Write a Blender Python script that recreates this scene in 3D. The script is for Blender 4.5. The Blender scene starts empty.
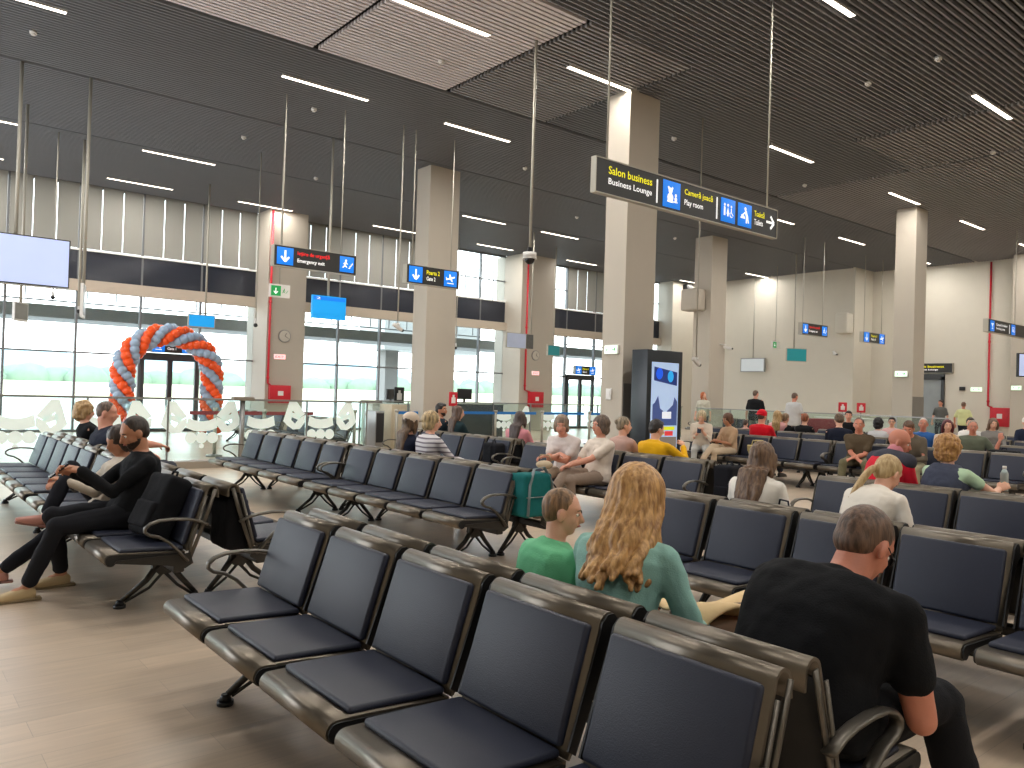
import bpy, bmesh, math, random
from math import sin, cos, pi, radians, sqrt, atan2
from mathutils import Vector, Matrix, Quaternion

random.seed(7)
SC = bpy.context.scene
COL = SC.collection

# ------------------------------------------------------------------ camera
EYE = Vector((0, 0, 1.5))
def make_camera():
    f, pitch, roll, az = 791.5, radians(.59), radians(1.77), radians(39.42)
    fwd = Vector((sin(az) * cos(pitch), cos(az) * cos(pitch), sin(pitch)))
    right = fwd.cross(Vector((0, 0, 1))).normalized()
    up = right.cross(fwd)
    r2 = right * cos(roll) + up * sin(roll)
    u2 = -right * sin(roll) + up * cos(roll)
    cam = bpy.data.cameras.new('camera'); cam.sensor_width = 36; cam.lens = f / 1024 * 36
    cam.clip_start = .05; cam.clip_end = 3000
    o = bpy.data.objects.new('camera', cam); COL.objects.link(o)
    m = Matrix((r2, u2, -fwd)).transposed().to_4x4(); m.translation = EYE
    o.matrix_world = m
    SC.camera = o
make_camera()

# ------------------------------------------------------------------ world, exposure
w = bpy.data.worlds.new('overcast'); SC.world = w; w.use_nodes = True
nt = w.node_tree; nt.nodes.clear()
bg = nt.nodes.new('ShaderNodeBackground'); wo = nt.nodes.new('ShaderNodeOutputWorld')
tc = nt.nodes.new('ShaderNodeTexCoord'); sp = nt.nodes.new('ShaderNodeSeparateXYZ'); cr = nt.nodes.new('ShaderNodeValToRGB')
nt.links.new(tc.outputs['Generated'], sp.inputs[0]); nt.links.new(sp.outputs['Z'], cr.inputs[0])
cr.color_ramp.elements[0].position = 0.0; cr.color_ramp.elements[0].color = (.95, .97, 1, 1)
cr.color_ramp.elements[1].position = .6; cr.color_ramp.elements[1].color = (.74, .86, 1, 1)
nt.links.new(cr.outputs[0], bg.inputs[0]); bg.inputs[1].default_value = 5.6
nt.links.new(bg.outputs[0], wo.inputs[0])
SC.view_settings.view_transform = 'Standard'; SC.view_settings.look = 'None'
SC.view_settings.exposure = 0.0; SC.view_settings.gamma = 1.0; SC.view_settings.use_curve_mapping = False
SC.cycles.max_bounces = 7; SC.cycles.diffuse_bounces = 4; SC.cycles.transparent_max_bounces = 14
SC.cycles.caustics_reflective = False; SC.cycles.caustics_refractive = False; SC.cycles.sample_clamp_indirect = 6.0
LIGHT_W = 43.0      # each ceiling strip, watts

# ------------------------------------------------------------------ materials
def lin(c):
    return tuple((v / 255 / 12.92 if v / 255 <= .04045 else ((v / 255 + .055) / 1.055) ** 2.4) for v in c) + (1,)
MATS = {}
def mat(name, col, rough=.6, metal=0., var=.08, scale=14., bump=0., bscale=60., stretch=None, emit=None, estr=1., trans=0., sheen=0., spec=.5):
    if name in MATS: return MATS[name]
    m = bpy.data.materials.new(name); m.use_nodes = True; MATS[name] = m
    n = m.node_tree.nodes; l = m.node_tree.links; p = n['Principled BSDF']
    c = lin(col); p.inputs['Roughness'].default_value = rough; p.inputs['Metallic'].default_value = metal
    p.inputs['Specular IOR Level'].default_value = spec
    if sheen: p.inputs['Sheen Weight'].default_value = sheen
    t = n.new('ShaderNodeTexCoord'); mp = n.new('ShaderNodeMapping'); l.new(t.outputs['Object'], mp.inputs[0])
    if stretch: mp.inputs['Scale'].default_value = stretch
    if var > 0:
        ns = n.new('ShaderNodeTexNoise'); ns.inputs['Scale'].default_value = scale; ns.inputs['Detail'].default_value = 3
        l.new(mp.outputs[0], ns.inputs[0])
        mx = n.new('ShaderNodeMix'); mx.data_type = 'RGBA'
        mx.inputs['A'].default_value = tuple(v * (1 - var) for v in c[:3]) + (1,)
        mx.inputs['B'].default_value = tuple(min(1, v * (1 + var)) for v in c[:3]) + (1,)
        l.new(ns.outputs['Fac'], mx.inputs['Factor']); l.new(mx.outputs['Result'], p.inputs['Base Color'])
    else: p.inputs['Base Color'].default_value = c
    if bump > 0:
        b = n.new('ShaderNodeBump'); b.inputs['Strength'].default_value = bump; b.inputs['Distance'].default_value = .01
        n2 = n.new('ShaderNodeTexNoise'); n2.inputs['Scale'].default_value = bscale; l.new(mp.outputs[0], n2.inputs[0])
        l.new(n2.outputs['Fac'], b.inputs['Height']); l.new(b.outputs[0], p.inputs['Normal'])
    if emit is not None:
        p.inputs['Emission Color'].default_value = lin(emit); p.inputs['Emission Strength'].default_value = estr
    return m
def glass_mat(name, tint, refl=.12, dens=.0, rough=.02):
    if name in MATS: return MATS[name]
    m = bpy.data.materials.new(name); m.use_nodes = True; MATS[name] = m
    n = m.node_tree.nodes; l = m.node_tree.links; n.remove(n['Principled BSDF']); out = n['Material Output']
    tr = n.new('ShaderNodeBsdfTransparent'); tr.inputs[0].default_value = tint + (1,)
    gl = n.new('ShaderNodeBsdfGlossy'); gl.inputs['Roughness'].default_value = rough; gl.inputs[0].default_value = (.9, .95, .93, 1)
    lw = n.new('ShaderNodeLayerWeight'); lw.inputs[0].default_value = refl
    mx = n.new('ShaderNodeMixShader'); l.new(lw.outputs['Fresnel'], mx.inputs[0]); l.new(tr.outputs[0], mx.inputs[1]); l.new(gl.outputs[0], mx.inputs[2])
    if dens > 0:
        df = n.new('ShaderNodeBsdfDiffuse'); df.inputs[0].default_value = (.8, .86, .83, 1)
        m2 = n.new('ShaderNodeMixShader'); m2.inputs[0].default_value = dens
        l.new(mx.outputs[0], m2.inputs[1]); l.new(df.outputs[0], m2.inputs[2]); l.new(m2.outputs[0], out.inputs[0])
    else: l.new(mx.outputs[0], out.inputs[0])
    return m
def blind_mat():
    m = bpy.data.materials.new('blind_fabric'); m.use_nodes = True
    n = m.node_tree.nodes; l = m.node_tree.links; n.remove(n['Principled BSDF']); out = n['Material Output']
    d = n.new('ShaderNodeBsdfDiffuse'); t = n.new('ShaderNodeBsdfTranslucent'); w_ = n.new('ShaderNodeTexWave'); w_.inputs['Scale'].default_value = 60
    w_.bands_direction = 'Z'; tcx = n.new('ShaderNodeTexCoord'); l.new(tcx.outputs['Object'], w_.inputs[0])
    r = n.new('ShaderNodeValToRGB'); r.color_ramp.elements[0].color = (.22, .215, .195, 1); r.color_ramp.elements[1].color = (.26, .255, .23, 1)
    l.new(w_.outputs[0], r.inputs[0]); l.new(r.outputs[0], d.inputs[0]); t.inputs[0].default_value = (.16, .15, .135, 1)
    a = n.new('ShaderNodeAddShader'); l.new(d.outputs[0], a.inputs[0]); l.new(t.outputs[0], a.inputs[1]); l.new(a.outputs[0], out.inputs[0])
    return m
def floor_mat():
    m = bpy.data.materials.new('vinyl_plank_floor'); m.use_nodes = True
    n = m.node_tree.nodes; l = m.node_tree.links; p = n['Principled BSDF']
    t = n.new('ShaderNodeTexCoord'); b = n.new('ShaderNodeTexBrick'); l.new(t.outputs['Object'], b.inputs[0])
    b.inputs['Scale'].default_value = 1; b.inputs['Brick Width'].default_value = 1.2; b.inputs['Row Height'].default_value = .19
    b.inputs['Mortar Size'].default_value = .0015; b.inputs['Bias'].default_value = 0
    b.inputs['Color1'].default_value = lin((200, 180, 158)); b.inputs['Color2'].default_value = lin((186, 168, 148)); b.inputs['Mortar'].default_value = lin((170, 154, 136))
    mp = n.new('ShaderNodeMapping'); mp.inputs['Scale'].default_value = (2.0, 26, 1); l.new(t.outputs['Object'], mp.inputs[0])
    ns = n.new('ShaderNodeTexNoise'); ns.inputs['Scale'].default_value = 1.4; ns.inputs['Detail'].default_value = 5; l.new(mp.outputs[0], ns.inputs[0])
    rp = n.new('ShaderNodeValToRGB'); rp.color_ramp.elements[0].color = (.90, .90, .90, 1); rp.color_ramp.elements[1].color = (1.06, 1.05, 1.04, 1)
    rp.color_ramp.elements[0].position = .3; rp.color_ramp.elements[1].position = .7
    l.new(ns.outputs['Fac'], rp.inputs[0])
    mx = n.new('ShaderNodeMix'); mx.data_type = 'RGBA'; mx.blend_type = 'MULTIPLY'; mx.inputs['Factor'].default_value = 1
    l.new(b.outputs['Color'], mx.inputs['A']); l.new(rp.outputs[0], mx.inputs['B']); l.new(mx.outputs['Result'], p.inputs['Base Color'])
    n2 = n.new('ShaderNodeTexNoise'); n2.inputs['Scale'].default_value = 1.1; l.new(t.outputs['Object'], n2.inputs[0])
    mr = n.new('ShaderNodeMapRange'); mr.inputs['To Min'].default_value = .27; mr.inputs['To Max'].default_value = .38
    l.new(n2.outputs['Fac'], mr.inputs[0]); l.new(mr.outputs[0], p.inputs['Roughness'])
    bm_ = n.new('ShaderNodeBump'); bm_.inputs['Strength'].default_value = .06; bm_.inputs['Distance'].default_value = .004
    l.new(ns.outputs['Fac'], bm_.inputs['Height']); l.new(bm_.outputs[0], p.inputs['Normal'])
    return m
M_SLAT = mat('slat_grey', (130, 133, 138), .5, .0, .05, 2)
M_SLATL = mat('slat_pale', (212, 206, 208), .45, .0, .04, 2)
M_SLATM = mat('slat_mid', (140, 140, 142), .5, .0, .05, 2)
M_VOID = mat('ceiling_void', (22, 22, 22), .9)
M_WALL = mat('cream_wall_paint', (210, 205, 192), .75, 0, .03, 3)
M_COLUMN = mat('column_plaster', (184, 176, 163), .7, 0, .03, 3)
M_GREYCLAD = mat('column_cladding', (120, 118, 114), .5)
M_BEAM = mat('beam_plaster', (184, 172, 156), .7, 0, .03)
M_SPAN = mat('spandrel_glass', (40, 44, 54), .12, 0, .05)
M_FRAME = mat('mullion_metal', (118, 120, 122), .45, .5, .04)
M_FRAMEW = mat('mullion_pale', (205, 205, 205), .5, .1, .04)
M_DARKF = mat('door_frame_metal', (70, 72, 74), .45, .5, .04)
M_GLASS = glass_mat('window_glass', (.93, .96, .95), .10)
M_PART = glass_mat('partition_glass', (.86, .94, .91), .22, .03)
M_RED = mat('red_paint', (196, 26, 44), .4, 0, .04)
M_WHITE = mat('white_plastic', (228, 226, 222), .45, 0, .03)
M_STEEL = mat('brushed_steel', (150, 150, 148), .35, .8, .05, 30)
M_BLACK = mat('black_plastic', (24, 24, 26), .45, 0, .05)
M_ROD = mat('rod_metal', (176, 172, 160), .5, .3, .03)

# ------------------------------------------------------------------ mesh helpers
class MB:
    def __init__(s): s.v = []; s.f = []; s.m = []; s.mi = 0; s.sm = []
    def add(s, vs, fs, smooth=False):
        b = len(s.v); s.v += [tuple(v) for v in vs]
        for f in fs: s.f.append(tuple(i + b for i in f)); s.m.append(s.mi); s.sm.append(smooth)
    def box(s, x0, x1, y0, y1, z0, z1, M=None):
        vs = [Vector((x, y, z)) for z in (z0, z1) for y in (y0, y1) for x in (x0, x1)]
        if M is not None: vs = [M @ v for v in vs]
        s.add(vs, [(0, 2, 3, 1), (4, 5, 7, 6), (0, 1, 5, 4), (2, 6, 7, 3), (0, 4, 6, 2), (1, 3, 7, 5)])
    def rbox(s, x0, x1, y0, y1, z0, z1, r=.01, M=None, seg=3):
        "box with rounded vertical-profile edges in x-z, extruded in y and rounded at its ends"
        bm = bmesh.new(); bmesh.ops.create_cube(bm, size=1)
        for v in bm.verts: v.co = Vector(((x0 + x1) / 2 + v.co.x * (x1 - x0), (y0 + y1) / 2 + v.co.y * (y1 - y0), (z0 + z1) / 2 + v.co.z * (z1 - z0)))
        bmesh.ops.bevel(bm, geom=bm.edges[:], offset=r, segments=seg, profile=.5, affect='EDGES')
        vs = [(M @ v.co if M is not None else v.co.copy()) for v in bm.verts]
        bm.verts.index_update(); s.add(vs, [[v.index for v in f.verts] for f in bm.faces], True); bm.free()
    def prism(s, pts, a0, a1, axis='y', M=None, smooth=False):
        "extrude a 2-D polygon between a0 and a1 along axis"
        def mk(p, a):
            v = {'y': (p[0], a, p[1]), 'x': (a, p[0], p[1]), 'z': (p[0], p[1], a)}[axis]
            v = Vector(v); return M @ v if M is not None else v
        n = len(pts); vs = [mk(p, a0) for p in pts] + [mk(p, a1) for p in pts]
        s.add(vs, [tuple(range(n)), tuple(range(2 * n - 1, n - 1, -1))])
        s.add(vs, [(i, i + n, (i + 1) % n + n, (i + 1) % n) for i in range(n)], smooth)
    def sheet(s, path, y0, y1, th, M=None):
        "a bent sheet: 2-D path in x-z thickened by th and extruded in y"
        n = len(path); L = []; R = []
        for i, p in enumerate(path):
            a = path[max(0, i - 1)]; b = path[min(n - 1, i + 1)]
            d = Vector((b[0] - a[0], b[1] - a[1])).normalized(); nn = Vector((-d.y, d.x)) * th / 2
            L.append((p[0] + nn.x, p[1] + nn.y)); R.append((p[0] - nn.x, p[1] - nn.y))
        for i in range(n - 1):
            q = [L[i], L[i + 1], R[i + 1], R[i]]
            vs = [Vector((p[0], y, p[1])) for y in (y0, y1) for p in q]
            if M is not None: vs = [M @ v for v in vs]
            s.add(vs, [(0, 1, 5, 4), (2, 3, 7, 6)], True)
            s.add(vs, [(0, 3, 2, 1), (4, 5, 6, 7)] + ([(0, 4, 7, 3)] if i == 0 else []) + ([(1, 2, 6, 5)] if i == n - 2 else []))
    def tube(s, pts, r, seg=8, flat=None, cap=True):
        "sweep a circle (or an ellipse flat=(w,h)) along points; r may be a list"
        pts = [Vector(p) for p in pts]; n = len(pts); ring = []; up = None
        rs = r if isinstance(r, (list, tuple)) else [r] * n
        for i, p in enumerate(pts):
            d = (pts[min(n - 1, i + 1)] - pts[max(0, i - 1)])
            d = d.normalized() if d.length > 1e-9 else Vector((0, 0, 1))
            if up is None:
                up = Vector((0, 0, 1)) if abs(d.z) < .9 else Vector((0, 1, 0))
                if flat: up = Vector((0, 1, 0)) if abs(d.y) < .9 else Vector((0, 0, 1))
            a = (up - d * up.dot(d)).normalized(); b = d.cross(a); up = a
            for k in range(seg):
                t = 2 * pi * k / seg
                if flat: ring.append(p + a * cos(t) * flat[0] + b * sin(t) * flat[1])
                else: ring.append(p + (a * cos(t) + b * sin(t)) * rs[i])
        fs = [(i * seg + k, i * seg + (k + 1) % seg, (i + 1) * seg + (k + 1) % seg, (i + 1) * seg + k) for i in range(n - 1) for k in range(seg)]
        if cap: fs += [tuple(range(seg - 1, -1, -1)), tuple((n - 1) * seg + k for k in range(seg))]
        s.add(ring, fs, True)
    def ball(s, c, r, M=None, seg=12, rings=8):
        if not isinstance(r, (tuple, list, Vector)): r = (r, r, r)
        vs = []; fs = []
        c = Vector(c)
        for i in range(rings + 1):
            a = pi * i / rings
            for k in range(seg):
                t = 2 * pi * k / seg; v = Vector((r[0] * sin(a) * cos(t), r[1] * sin(a) * sin(t), r[2] * cos(a)))
                if M is not None: v = M @ v
                vs.append(c + v)
        fs = [(i * seg + k, (i + 1) * seg + k, (i + 1) * seg + (k + 1) % seg, i * seg + (k + 1) % seg) for i in range(rings) for k in range(seg)]
        s.add(vs, fs, True)
    def cyl(s, c, r, z0, z1, seg=20, r1=None, axis='z'):
        r1 = r if r1 is None else r1; vs = []
        for z, q in ((z0, r), (z1, r1)):
            for k in range(seg):
                t = 2 * pi * k / seg
                p = (cos(t) * q, sin(t) * q, z)
                if axis == 'y': p = (p[0], p[2], p[1])
                if axis == 'x': p = (p[2], p[0], p[1])
                vs.append((c[0] + p[0], c[1] + p[1], c[2] + p[2]))
        s.add(vs, [(k, (k + 1) % seg, seg + (k + 1) % seg, seg + k) for k in range(seg)], True)
        s.add(vs, [tuple(range(seg)), tuple(range(seg, 2 * seg))])
    def mesh(s, name, mats):
        me = bpy.data.meshes.new(name); me.from_pydata(s.v, [], s.f)
        for m in (mats if isinstance(mats, (list, tuple)) else [mats]): me.materials.append(m)
        me.polygons.foreach_set('material_index', s.m); me.polygons.foreach_set('use_smooth', s.sm)
        bm = bmesh.new(); bm.from_mesh(me); bmesh.ops.remove_doubles(bm, verts=bm.verts, dist=1e-5)
        bmesh.ops.recalc_face_normals(bm, faces=bm.faces); bm.to_mesh(me); bm.free(); me.update(); return me
    def build(s, name, mats, parent=None, kind=None):
        o = bpy.data.objects.new(name, s.mesh(name, mats)); COL.objects.link(o)
        if parent is not None: o.parent = parent
        if kind: o['kind'] = kind
        return o
def tag(o, label, cat, group=None, kind=None):
    if label: o['label'] = label
    if cat: o['category'] = cat
    if group: o['group'] = group
    if kind: o['kind'] = kind
    return o
def empty(name, loc=(0, 0, 0), rz=0., kind=None):
    o = bpy.data.objects.new(name, None); COL.objects.link(o); o.location = loc; o.rotation_euler = (0, 0, rz)
    o.empty_display_size = .1
    if kind: o['kind'] = kind
    return o
def copy_tree(o, parent=None, skip=()):
    c = o.copy(); COL.objects.link(c); c.parent = parent
    for ch in list(o.children):
        if ch.name.split('.')[0] in skip: continue
        copy_tree(ch, c, skip)
    return c
def one(name, m, boxes, parent=None, kind=None):
    b = MB()
    for q in boxes: b.box(*q)
    return b.build(name, m, parent, kind)

# ------------------------------------------------------------------ room shell
H = 7.0
XL, XR, YB, YW = -6.0, 32.7, -8.0, 25.0
one('floor', floor_mat(), [(XL, XR + .2, YB, YW + .4, -.1, 0)], kind='structure')
# ceiling: blades running along x under a dark void
b = MB()
pale = lambda x, y: False
y = YB
while y < YW:
    segs = [(XL, XR)]
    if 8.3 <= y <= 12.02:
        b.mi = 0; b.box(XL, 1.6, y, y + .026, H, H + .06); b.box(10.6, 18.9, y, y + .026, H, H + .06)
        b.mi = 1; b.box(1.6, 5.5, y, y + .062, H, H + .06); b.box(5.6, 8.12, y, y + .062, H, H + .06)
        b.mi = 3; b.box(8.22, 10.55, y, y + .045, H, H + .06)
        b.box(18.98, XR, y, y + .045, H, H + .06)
    elif y < 8.3:
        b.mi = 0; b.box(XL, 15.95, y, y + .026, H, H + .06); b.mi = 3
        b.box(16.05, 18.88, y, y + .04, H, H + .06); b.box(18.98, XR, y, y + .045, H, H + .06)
    elif abs(y - 12.1) < .06 or abs(y - 16.1) < .06 or abs(y - 19.9) < .06:
        b.mi = 0
    else:
        b.mi = 0; b.box(XL, XR, y, y + .026, H, H + .06)
    y += .1
b.mi = 2; b.box(XL, XR + .2, YB, YW + .4, H + .10, H + .3)
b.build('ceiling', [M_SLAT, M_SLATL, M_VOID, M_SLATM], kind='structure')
one('wall_back', M_WALL, [(XL, XR + .2, YB - .2, YB, 0, H)], kind='structure')
one('wall_left', M_WALL, [(XL - .2, XL, YB, 9, 0, H), (XL - .2, XL, 9, YW, 0, .9), (XL - .2, XL, 9, YW, 5.6, H)] + [(XL - .2, XL, a, a + .3, .9, 5.6) for a in (10, 14.5, 19, 24.7)], kind='structure')  # unseen wall; its window openings are added to let in ambient daylight
b = MB()
b.box(XR, XR + .2, YB, 13.15, 0, H + .15); b.box(XR, XR + .2, 14.25, 16.1, 0, H + .15); b.box(XR, XR + .2, 13.15, 14.25, 2.72, H + .15)
b.build('wall_right', M_WALL, kind='structure')
one('wall_end', M_WALL, [(31.2, XR + .2, 16.1, YW + .4, 0, H + .15)], kind='structure')
one('wall_front', M_WALL, [(29.6, 31.2, 24.2, YW + .1, 0, H + .15)], kind='structure')
one('trim_1', M_COLUMN, [(31.9, XR, YB, 10.6, 0, H)], kind='structure')

# columns
def column(n, x0, x1, y0, y1, clad=True):
    b = MB(); b.box(x0, x1, y0, y1, 0, H)
    if clad: b.mi = 1; b.box(x0 + .02, x1 + .012, y0 - .012, y1 - .1, 0, 1.72)
    b.build('trim_%d' % n, [M_COLUMN, M_GREYCLAD], kind='structure')
column(2, 10.5, 11.3, 9.67, 10.2)
column(3, 10.6, 11.48, 16.27, 16.87, False)
column(4, 22.5, 23.2, 9.9, 10.46)
column(5, 22.05, 22.9, 16.4, 17.1, False)
# window piers
column(6, 9.72, 10.98, 23.95, 25.6, False)
column(7, 20.05, 21.82, 23.95, 25.6, False)

# curtain wall bays (x0, x1, blind)
bays = [(-6, -2.3, 1), (-2.3, 1.15, 1), (1.15, 2.9, 1), (2.9, 4.62, 1), (4.62, 6.3, 1), (6.3, 8.02, 1), (8.02, 9.72, 1),
        (10.98, 12.7, 1), (12.7, 14.34, 1), (14.34, 16.0, 1), (16.0, 17.3, 1), (17.3, 18.8, 0), (18.8, 20.05, 0),
        (21.82, 23.5, 0), (23.5, 25.25, 1), (25.25, 27.0, 1), (27.0, 28.9, 1), (28.9, 29.6, 0)]
M_BLIND = blind_mat()
M_CLEAT = mat('blind_rail', (236, 236, 234), .4, emit=(255, 255, 255), estr=.0)
for i, (x0, x1, bl) in enumerate(bays):
    door = (x0 == 6.3 or x0 == 23.5)
    r = empty('window_%d' % (i + 1), (x0, YW, 0), kind='structure')
    w_ = x1 - x0
    zt = 2.3 if door else 0
    b = MB(); b.box(.0, w_, .06, .075, zt, H - .02); b.build('pane', M_GLASS, r)
    b = MB()
    b.box(-.025, .03, -.02, .12, 0, H); b.box(0, w_, 0, .1, 2.22, 2.27); b.box(0, w_, .0, .1, 6.94, 7.12)
    b.box(0, w_, .0, .1, 0, .07) if not door else None
    if not bl: b.box(0, w_, .02, .1, 5.95, 5.99); b.box(w_ * .55, w_ * .55 + .03, .1, .14, 5.1, 6.5)
    b.build('frame', M_FRAME, r)
    b = MB(); b.box(.0, w_, -.01, .05, 4.30, 5.12); b.build('spandrel', M_SPAN, r)
    b = MB(); b.box(.0, w_, -.16, .05, 3.97, 4.29); b.build('beam', M_BEAM, r)
    b = MB(); b.box(.0, w_, -.06, .04, 5.12, 5.17); b.build('sill_rail', M_CLEAT, r)
    if bl:
        for k in range(3):
            a0, a1 = w_ * k / 3 + .03 + (.02 if k == 0 else 0) - .018, w_ * (k + 1) / 3 - (.03 if k == 2 else .006)
            b = MB(); b.box(a0, a1, -.012, -.006, 5.2, H); b.box(a0, a1, -.02, .0, 5.185, 5.205); b.build('blind', M_BLIND, r)
def exit_door(n, x0, x1):
    r = empty('door_%d' % n, (x0, YW, 0), kind='structure'); w_ = x1 - x0
    b = MB()
    for a in (0, w_ / 2 - .07, w_ - .1): b.box(a, a + (.14 if a and a < w_ - .2 else .1), -.1, .02, 0, 2.2)
    b.box(0, w_, -.12, .02, 2.12, 2.34); b.box(0, w_, -.1, .02, 0, .1)
    b.build('frame', M_DARKF, r)
    b = MB(); b.box(.1, w_ / 2 - .07, -.05, -.04, .1, 2.12); b.box(w_ / 2 + .07, w_ - .1, -.05, -.04, .1, 2.12); b.build('pane', M_GLASS, r)
    for s_ in (-.12, .12):
        b = MB(); b.tube([(w_ / 2 + s_, -.1, .8), (w_ / 2 + s_, -.16, .84), (w_ / 2 + s_, -.16, 1.2), (w_ / 2 + s_, -.1, 1.24)], .014); b.build('door_handle', M_STEEL, r)
exit_door(1, 6.33, 7.99); exit_door(2, 23.55, 25.2)

# business lounge doorway in the right wall
r = empty('door_3', (XR, 13.15, 0), kind='structure')
b = MB(); b.box(-.12, .02, 0, .1, 0, 2.62); b.box(-.12, .02, 1.0, 1.12, 0, 2.72); b.box(-.12, .02, 0, 1.1, 2.5, 2.72); b.box(-.12, .02, 0, 1.1, 0, .1); b.build('frame', M_DARKF, r)
b = MB(); b.box(-.06, -.05, .1, 1.0, .1, 2.5); b.build('pane', mat('lounge_door_glass', (150, 158, 160), .08, 0, .25, 1.5), r)
b = MB(); b.tube([(-.1, .86, .8), (-.17, .86, .85), (-.17, .86, 1.7), (-.1, .86, 1.75)], .016); b.build('door_handle', M_STEEL, r)

# ceiling lights
LROWS = {5.67: [-1.6, 2.2, 9, 15, 20.6, 25.1], 9.72: [-1.2, 2.2, 5.6, 9.0, 15.0, 20.5, 25.0, 29.8], 13.5: [.5, 5.6, 9.1, 15.0, 20.5, 25.0, 30.2],  # leftmost pair in first two rows added out of frame to brighten left floor
         20.2: [.8, 5.0, 14.4, 17.7, 29.6], 23.7: [.9, 5.0, 8.6, 13.2, 17.6, 22.2, 29.5],
         1.6: [3.6, 9, 15, 20.6, 26], -2.6: [-2, 3.6, 9, 15, 20.6], -6.2: [0, 7, 15], 16.9: []}  # these rows lie out of view, carrying the grid on to add light
M_LED = mat('led_diffuser', (255, 248, 235), .4, var=0, emit=(255, 243, 226), estr=5.5)
M_LFRAME = mat('light_housing', (200, 196, 190), .5)
lroot = None
def lamp_label(x, y):
    return 'recessed linear ceiling light strip at the %s of the hall %s' % (('near left' if x < 8 else 'near right') if y < 8 else ('middle' if y < 15 else 'window side'), 'among dark ceiling slats')
LGROUP = 'linear strip lights in the ceiling'
nl = 0
LABS = {(5.6, 9.72): 'long glowing ceiling strip light at the top edge, left of centre', (5.6, 13.5): 'ceiling strip light left of centre above the hanging rods of the emergency exit sign',
        (9.0, 9.72): 'ceiling strip light touching the top of the big central column', (9.1, 13.5): 'ceiling strip light between the left column and the rod of the dome camera',
        (15.0, 9.72): 'ceiling strip light just above the right end of the big hanging wayfinding sign', (15.0, 5.67): 'ceiling strip light nearest the right edge of the picture',
        (9, 5.67): 'ceiling strip light cut by the top edge, right of the big sign', (20.5, 9.72): 'ceiling strip light touching the top of the right-hand column',
        (25.0, 9.72): 'ceiling strip light right of the right-hand column', (5.0, 20.2): 'upper of two ceiling strip lights over the balloon arch', (5.0, 23.7): 'lower of two ceiling strip lights over the balloon arch, near the blinds',
        (8.6, 23.7): 'ceiling strip light above the window pier with the red pipe', (.5, 13.5): 'ceiling strip light cut by the top left corner',
        (.8, 20.2): 'ceiling strip light at the left edge behind the hanging rods', (.9, 23.7): 'ceiling strip light at the left edge close to the blinds',
        (25.0, 13.5): 'ceiling strip light above the small hanging sign with red lettering on the right', (30.2, 13.5): 'ceiling strip light just right of the right-hand column, near the cream wall',
        (20.5, 13.5): 'short-looking strip light peeping out right of the big hanging sign', (13.2, 23.7): 'ceiling strip light left of the left free-standing column, at the window edge',
        (14.4, 20.2): 'ceiling strip light peeping out right of the left free-standing column', (17.7, 20.2): 'ceiling strip light right of the dome camera rod',
        (17.6, 23.7): 'ceiling strip light at the window edge left of the dome camera', (22.2, 23.7): 'ceiling strip light at the window edge just left of the central column',
        (29.6, 20.2): 'far ceiling strip light right of the central column', (29.5, 23.7): 'farthest ceiling strip light beside the wall-corner speaker', (29.8, 9.72): 'ceiling strip light farthest along the right-hand row'}
for y, xs in LROWS.items():
    for x in xs:
        if lroot is None:
            lroot = empty('ceiling_light'); o = lroot
            b = MB(); b.box(0, 1.72, -.05, .05, -.012, .08); b.box(.0, 1.72, -.05, -.045, -.02, 0); b.build('housing', M_LFRAME, o)
            b = MB(); b.box(.01, 1.71, -.042, .042, -.022, -.012); b.build('diffuser', M_LED, o)
        else: o = copy_tree(lroot)
        o.location = (x, y, H)
        tag(o, LABS.get((x, y), 'unseen linear ceiling strip light outside the main view, extending the rows for more light'), 'ceiling light', LGROUP)
        L = bpy.data.lights.new('strip_lamp', 'AREA'); L.shape = 'RECTANGLE'; L.size = 1.7; L.size_y = .1; L.energy = LIGHT_W; L.color = (1, .95, .88)
        lo = bpy.data.objects.new('lamp', L); COL.objects.link(lo); lo.parent = o; lo.location = (.86, 0, -.05)

# ------------------------------------------------------------------ outside
one('ground_apron', mat('apron_concrete', (205, 202, 196), .8, 0, .05, .3), [(-150, 250, YW + .45, 75, -.25, -.12)], kind='structure')
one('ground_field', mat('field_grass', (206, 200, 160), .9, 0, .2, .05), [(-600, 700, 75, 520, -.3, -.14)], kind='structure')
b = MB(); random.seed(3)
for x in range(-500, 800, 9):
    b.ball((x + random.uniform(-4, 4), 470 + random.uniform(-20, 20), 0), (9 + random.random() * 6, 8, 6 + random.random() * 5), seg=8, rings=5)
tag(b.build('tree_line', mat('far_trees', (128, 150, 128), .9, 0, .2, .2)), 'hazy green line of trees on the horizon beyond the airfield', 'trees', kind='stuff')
b = MB(); pts = [(x, 900 + 60 * sin(x * .01), 22 + 7 * sin(x * .006) + 4 * sin(x * .017)) for x in range(-1400, 2200, 40)]
for i in range(len(pts) - 1):
    (xa, ya, za), (xb, yb, zb) = pts[i], pts[i + 1]
    b.add([(xa, ya - 60, -1), (xb, yb - 60, -1), (xb, yb, zb), (xa, ya, za), (xa, ya + 200, -1), (xb, yb + 200, -1)], [(0, 1, 2, 3), (3, 2, 5, 4)])
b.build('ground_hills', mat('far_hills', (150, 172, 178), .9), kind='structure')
one('canopy_soffit', mat('canopy_grey', (140, 143, 143), .7), [(-10, 34, YW + 1.2, YW + 3.2, 3.25, 3.62)], kind='structure')
b = MB(); b.box(-10, 34, YW + 1.15, YW + 1.2, 3.72, 3.76)
for i in range(60): b.box(-9.8 + i * .78, -9.77 + i * .78, YW + .8, YW + .83, 3.75, 4.15)
b.build('canopy_rail', M_FRAME, kind='structure')
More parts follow.
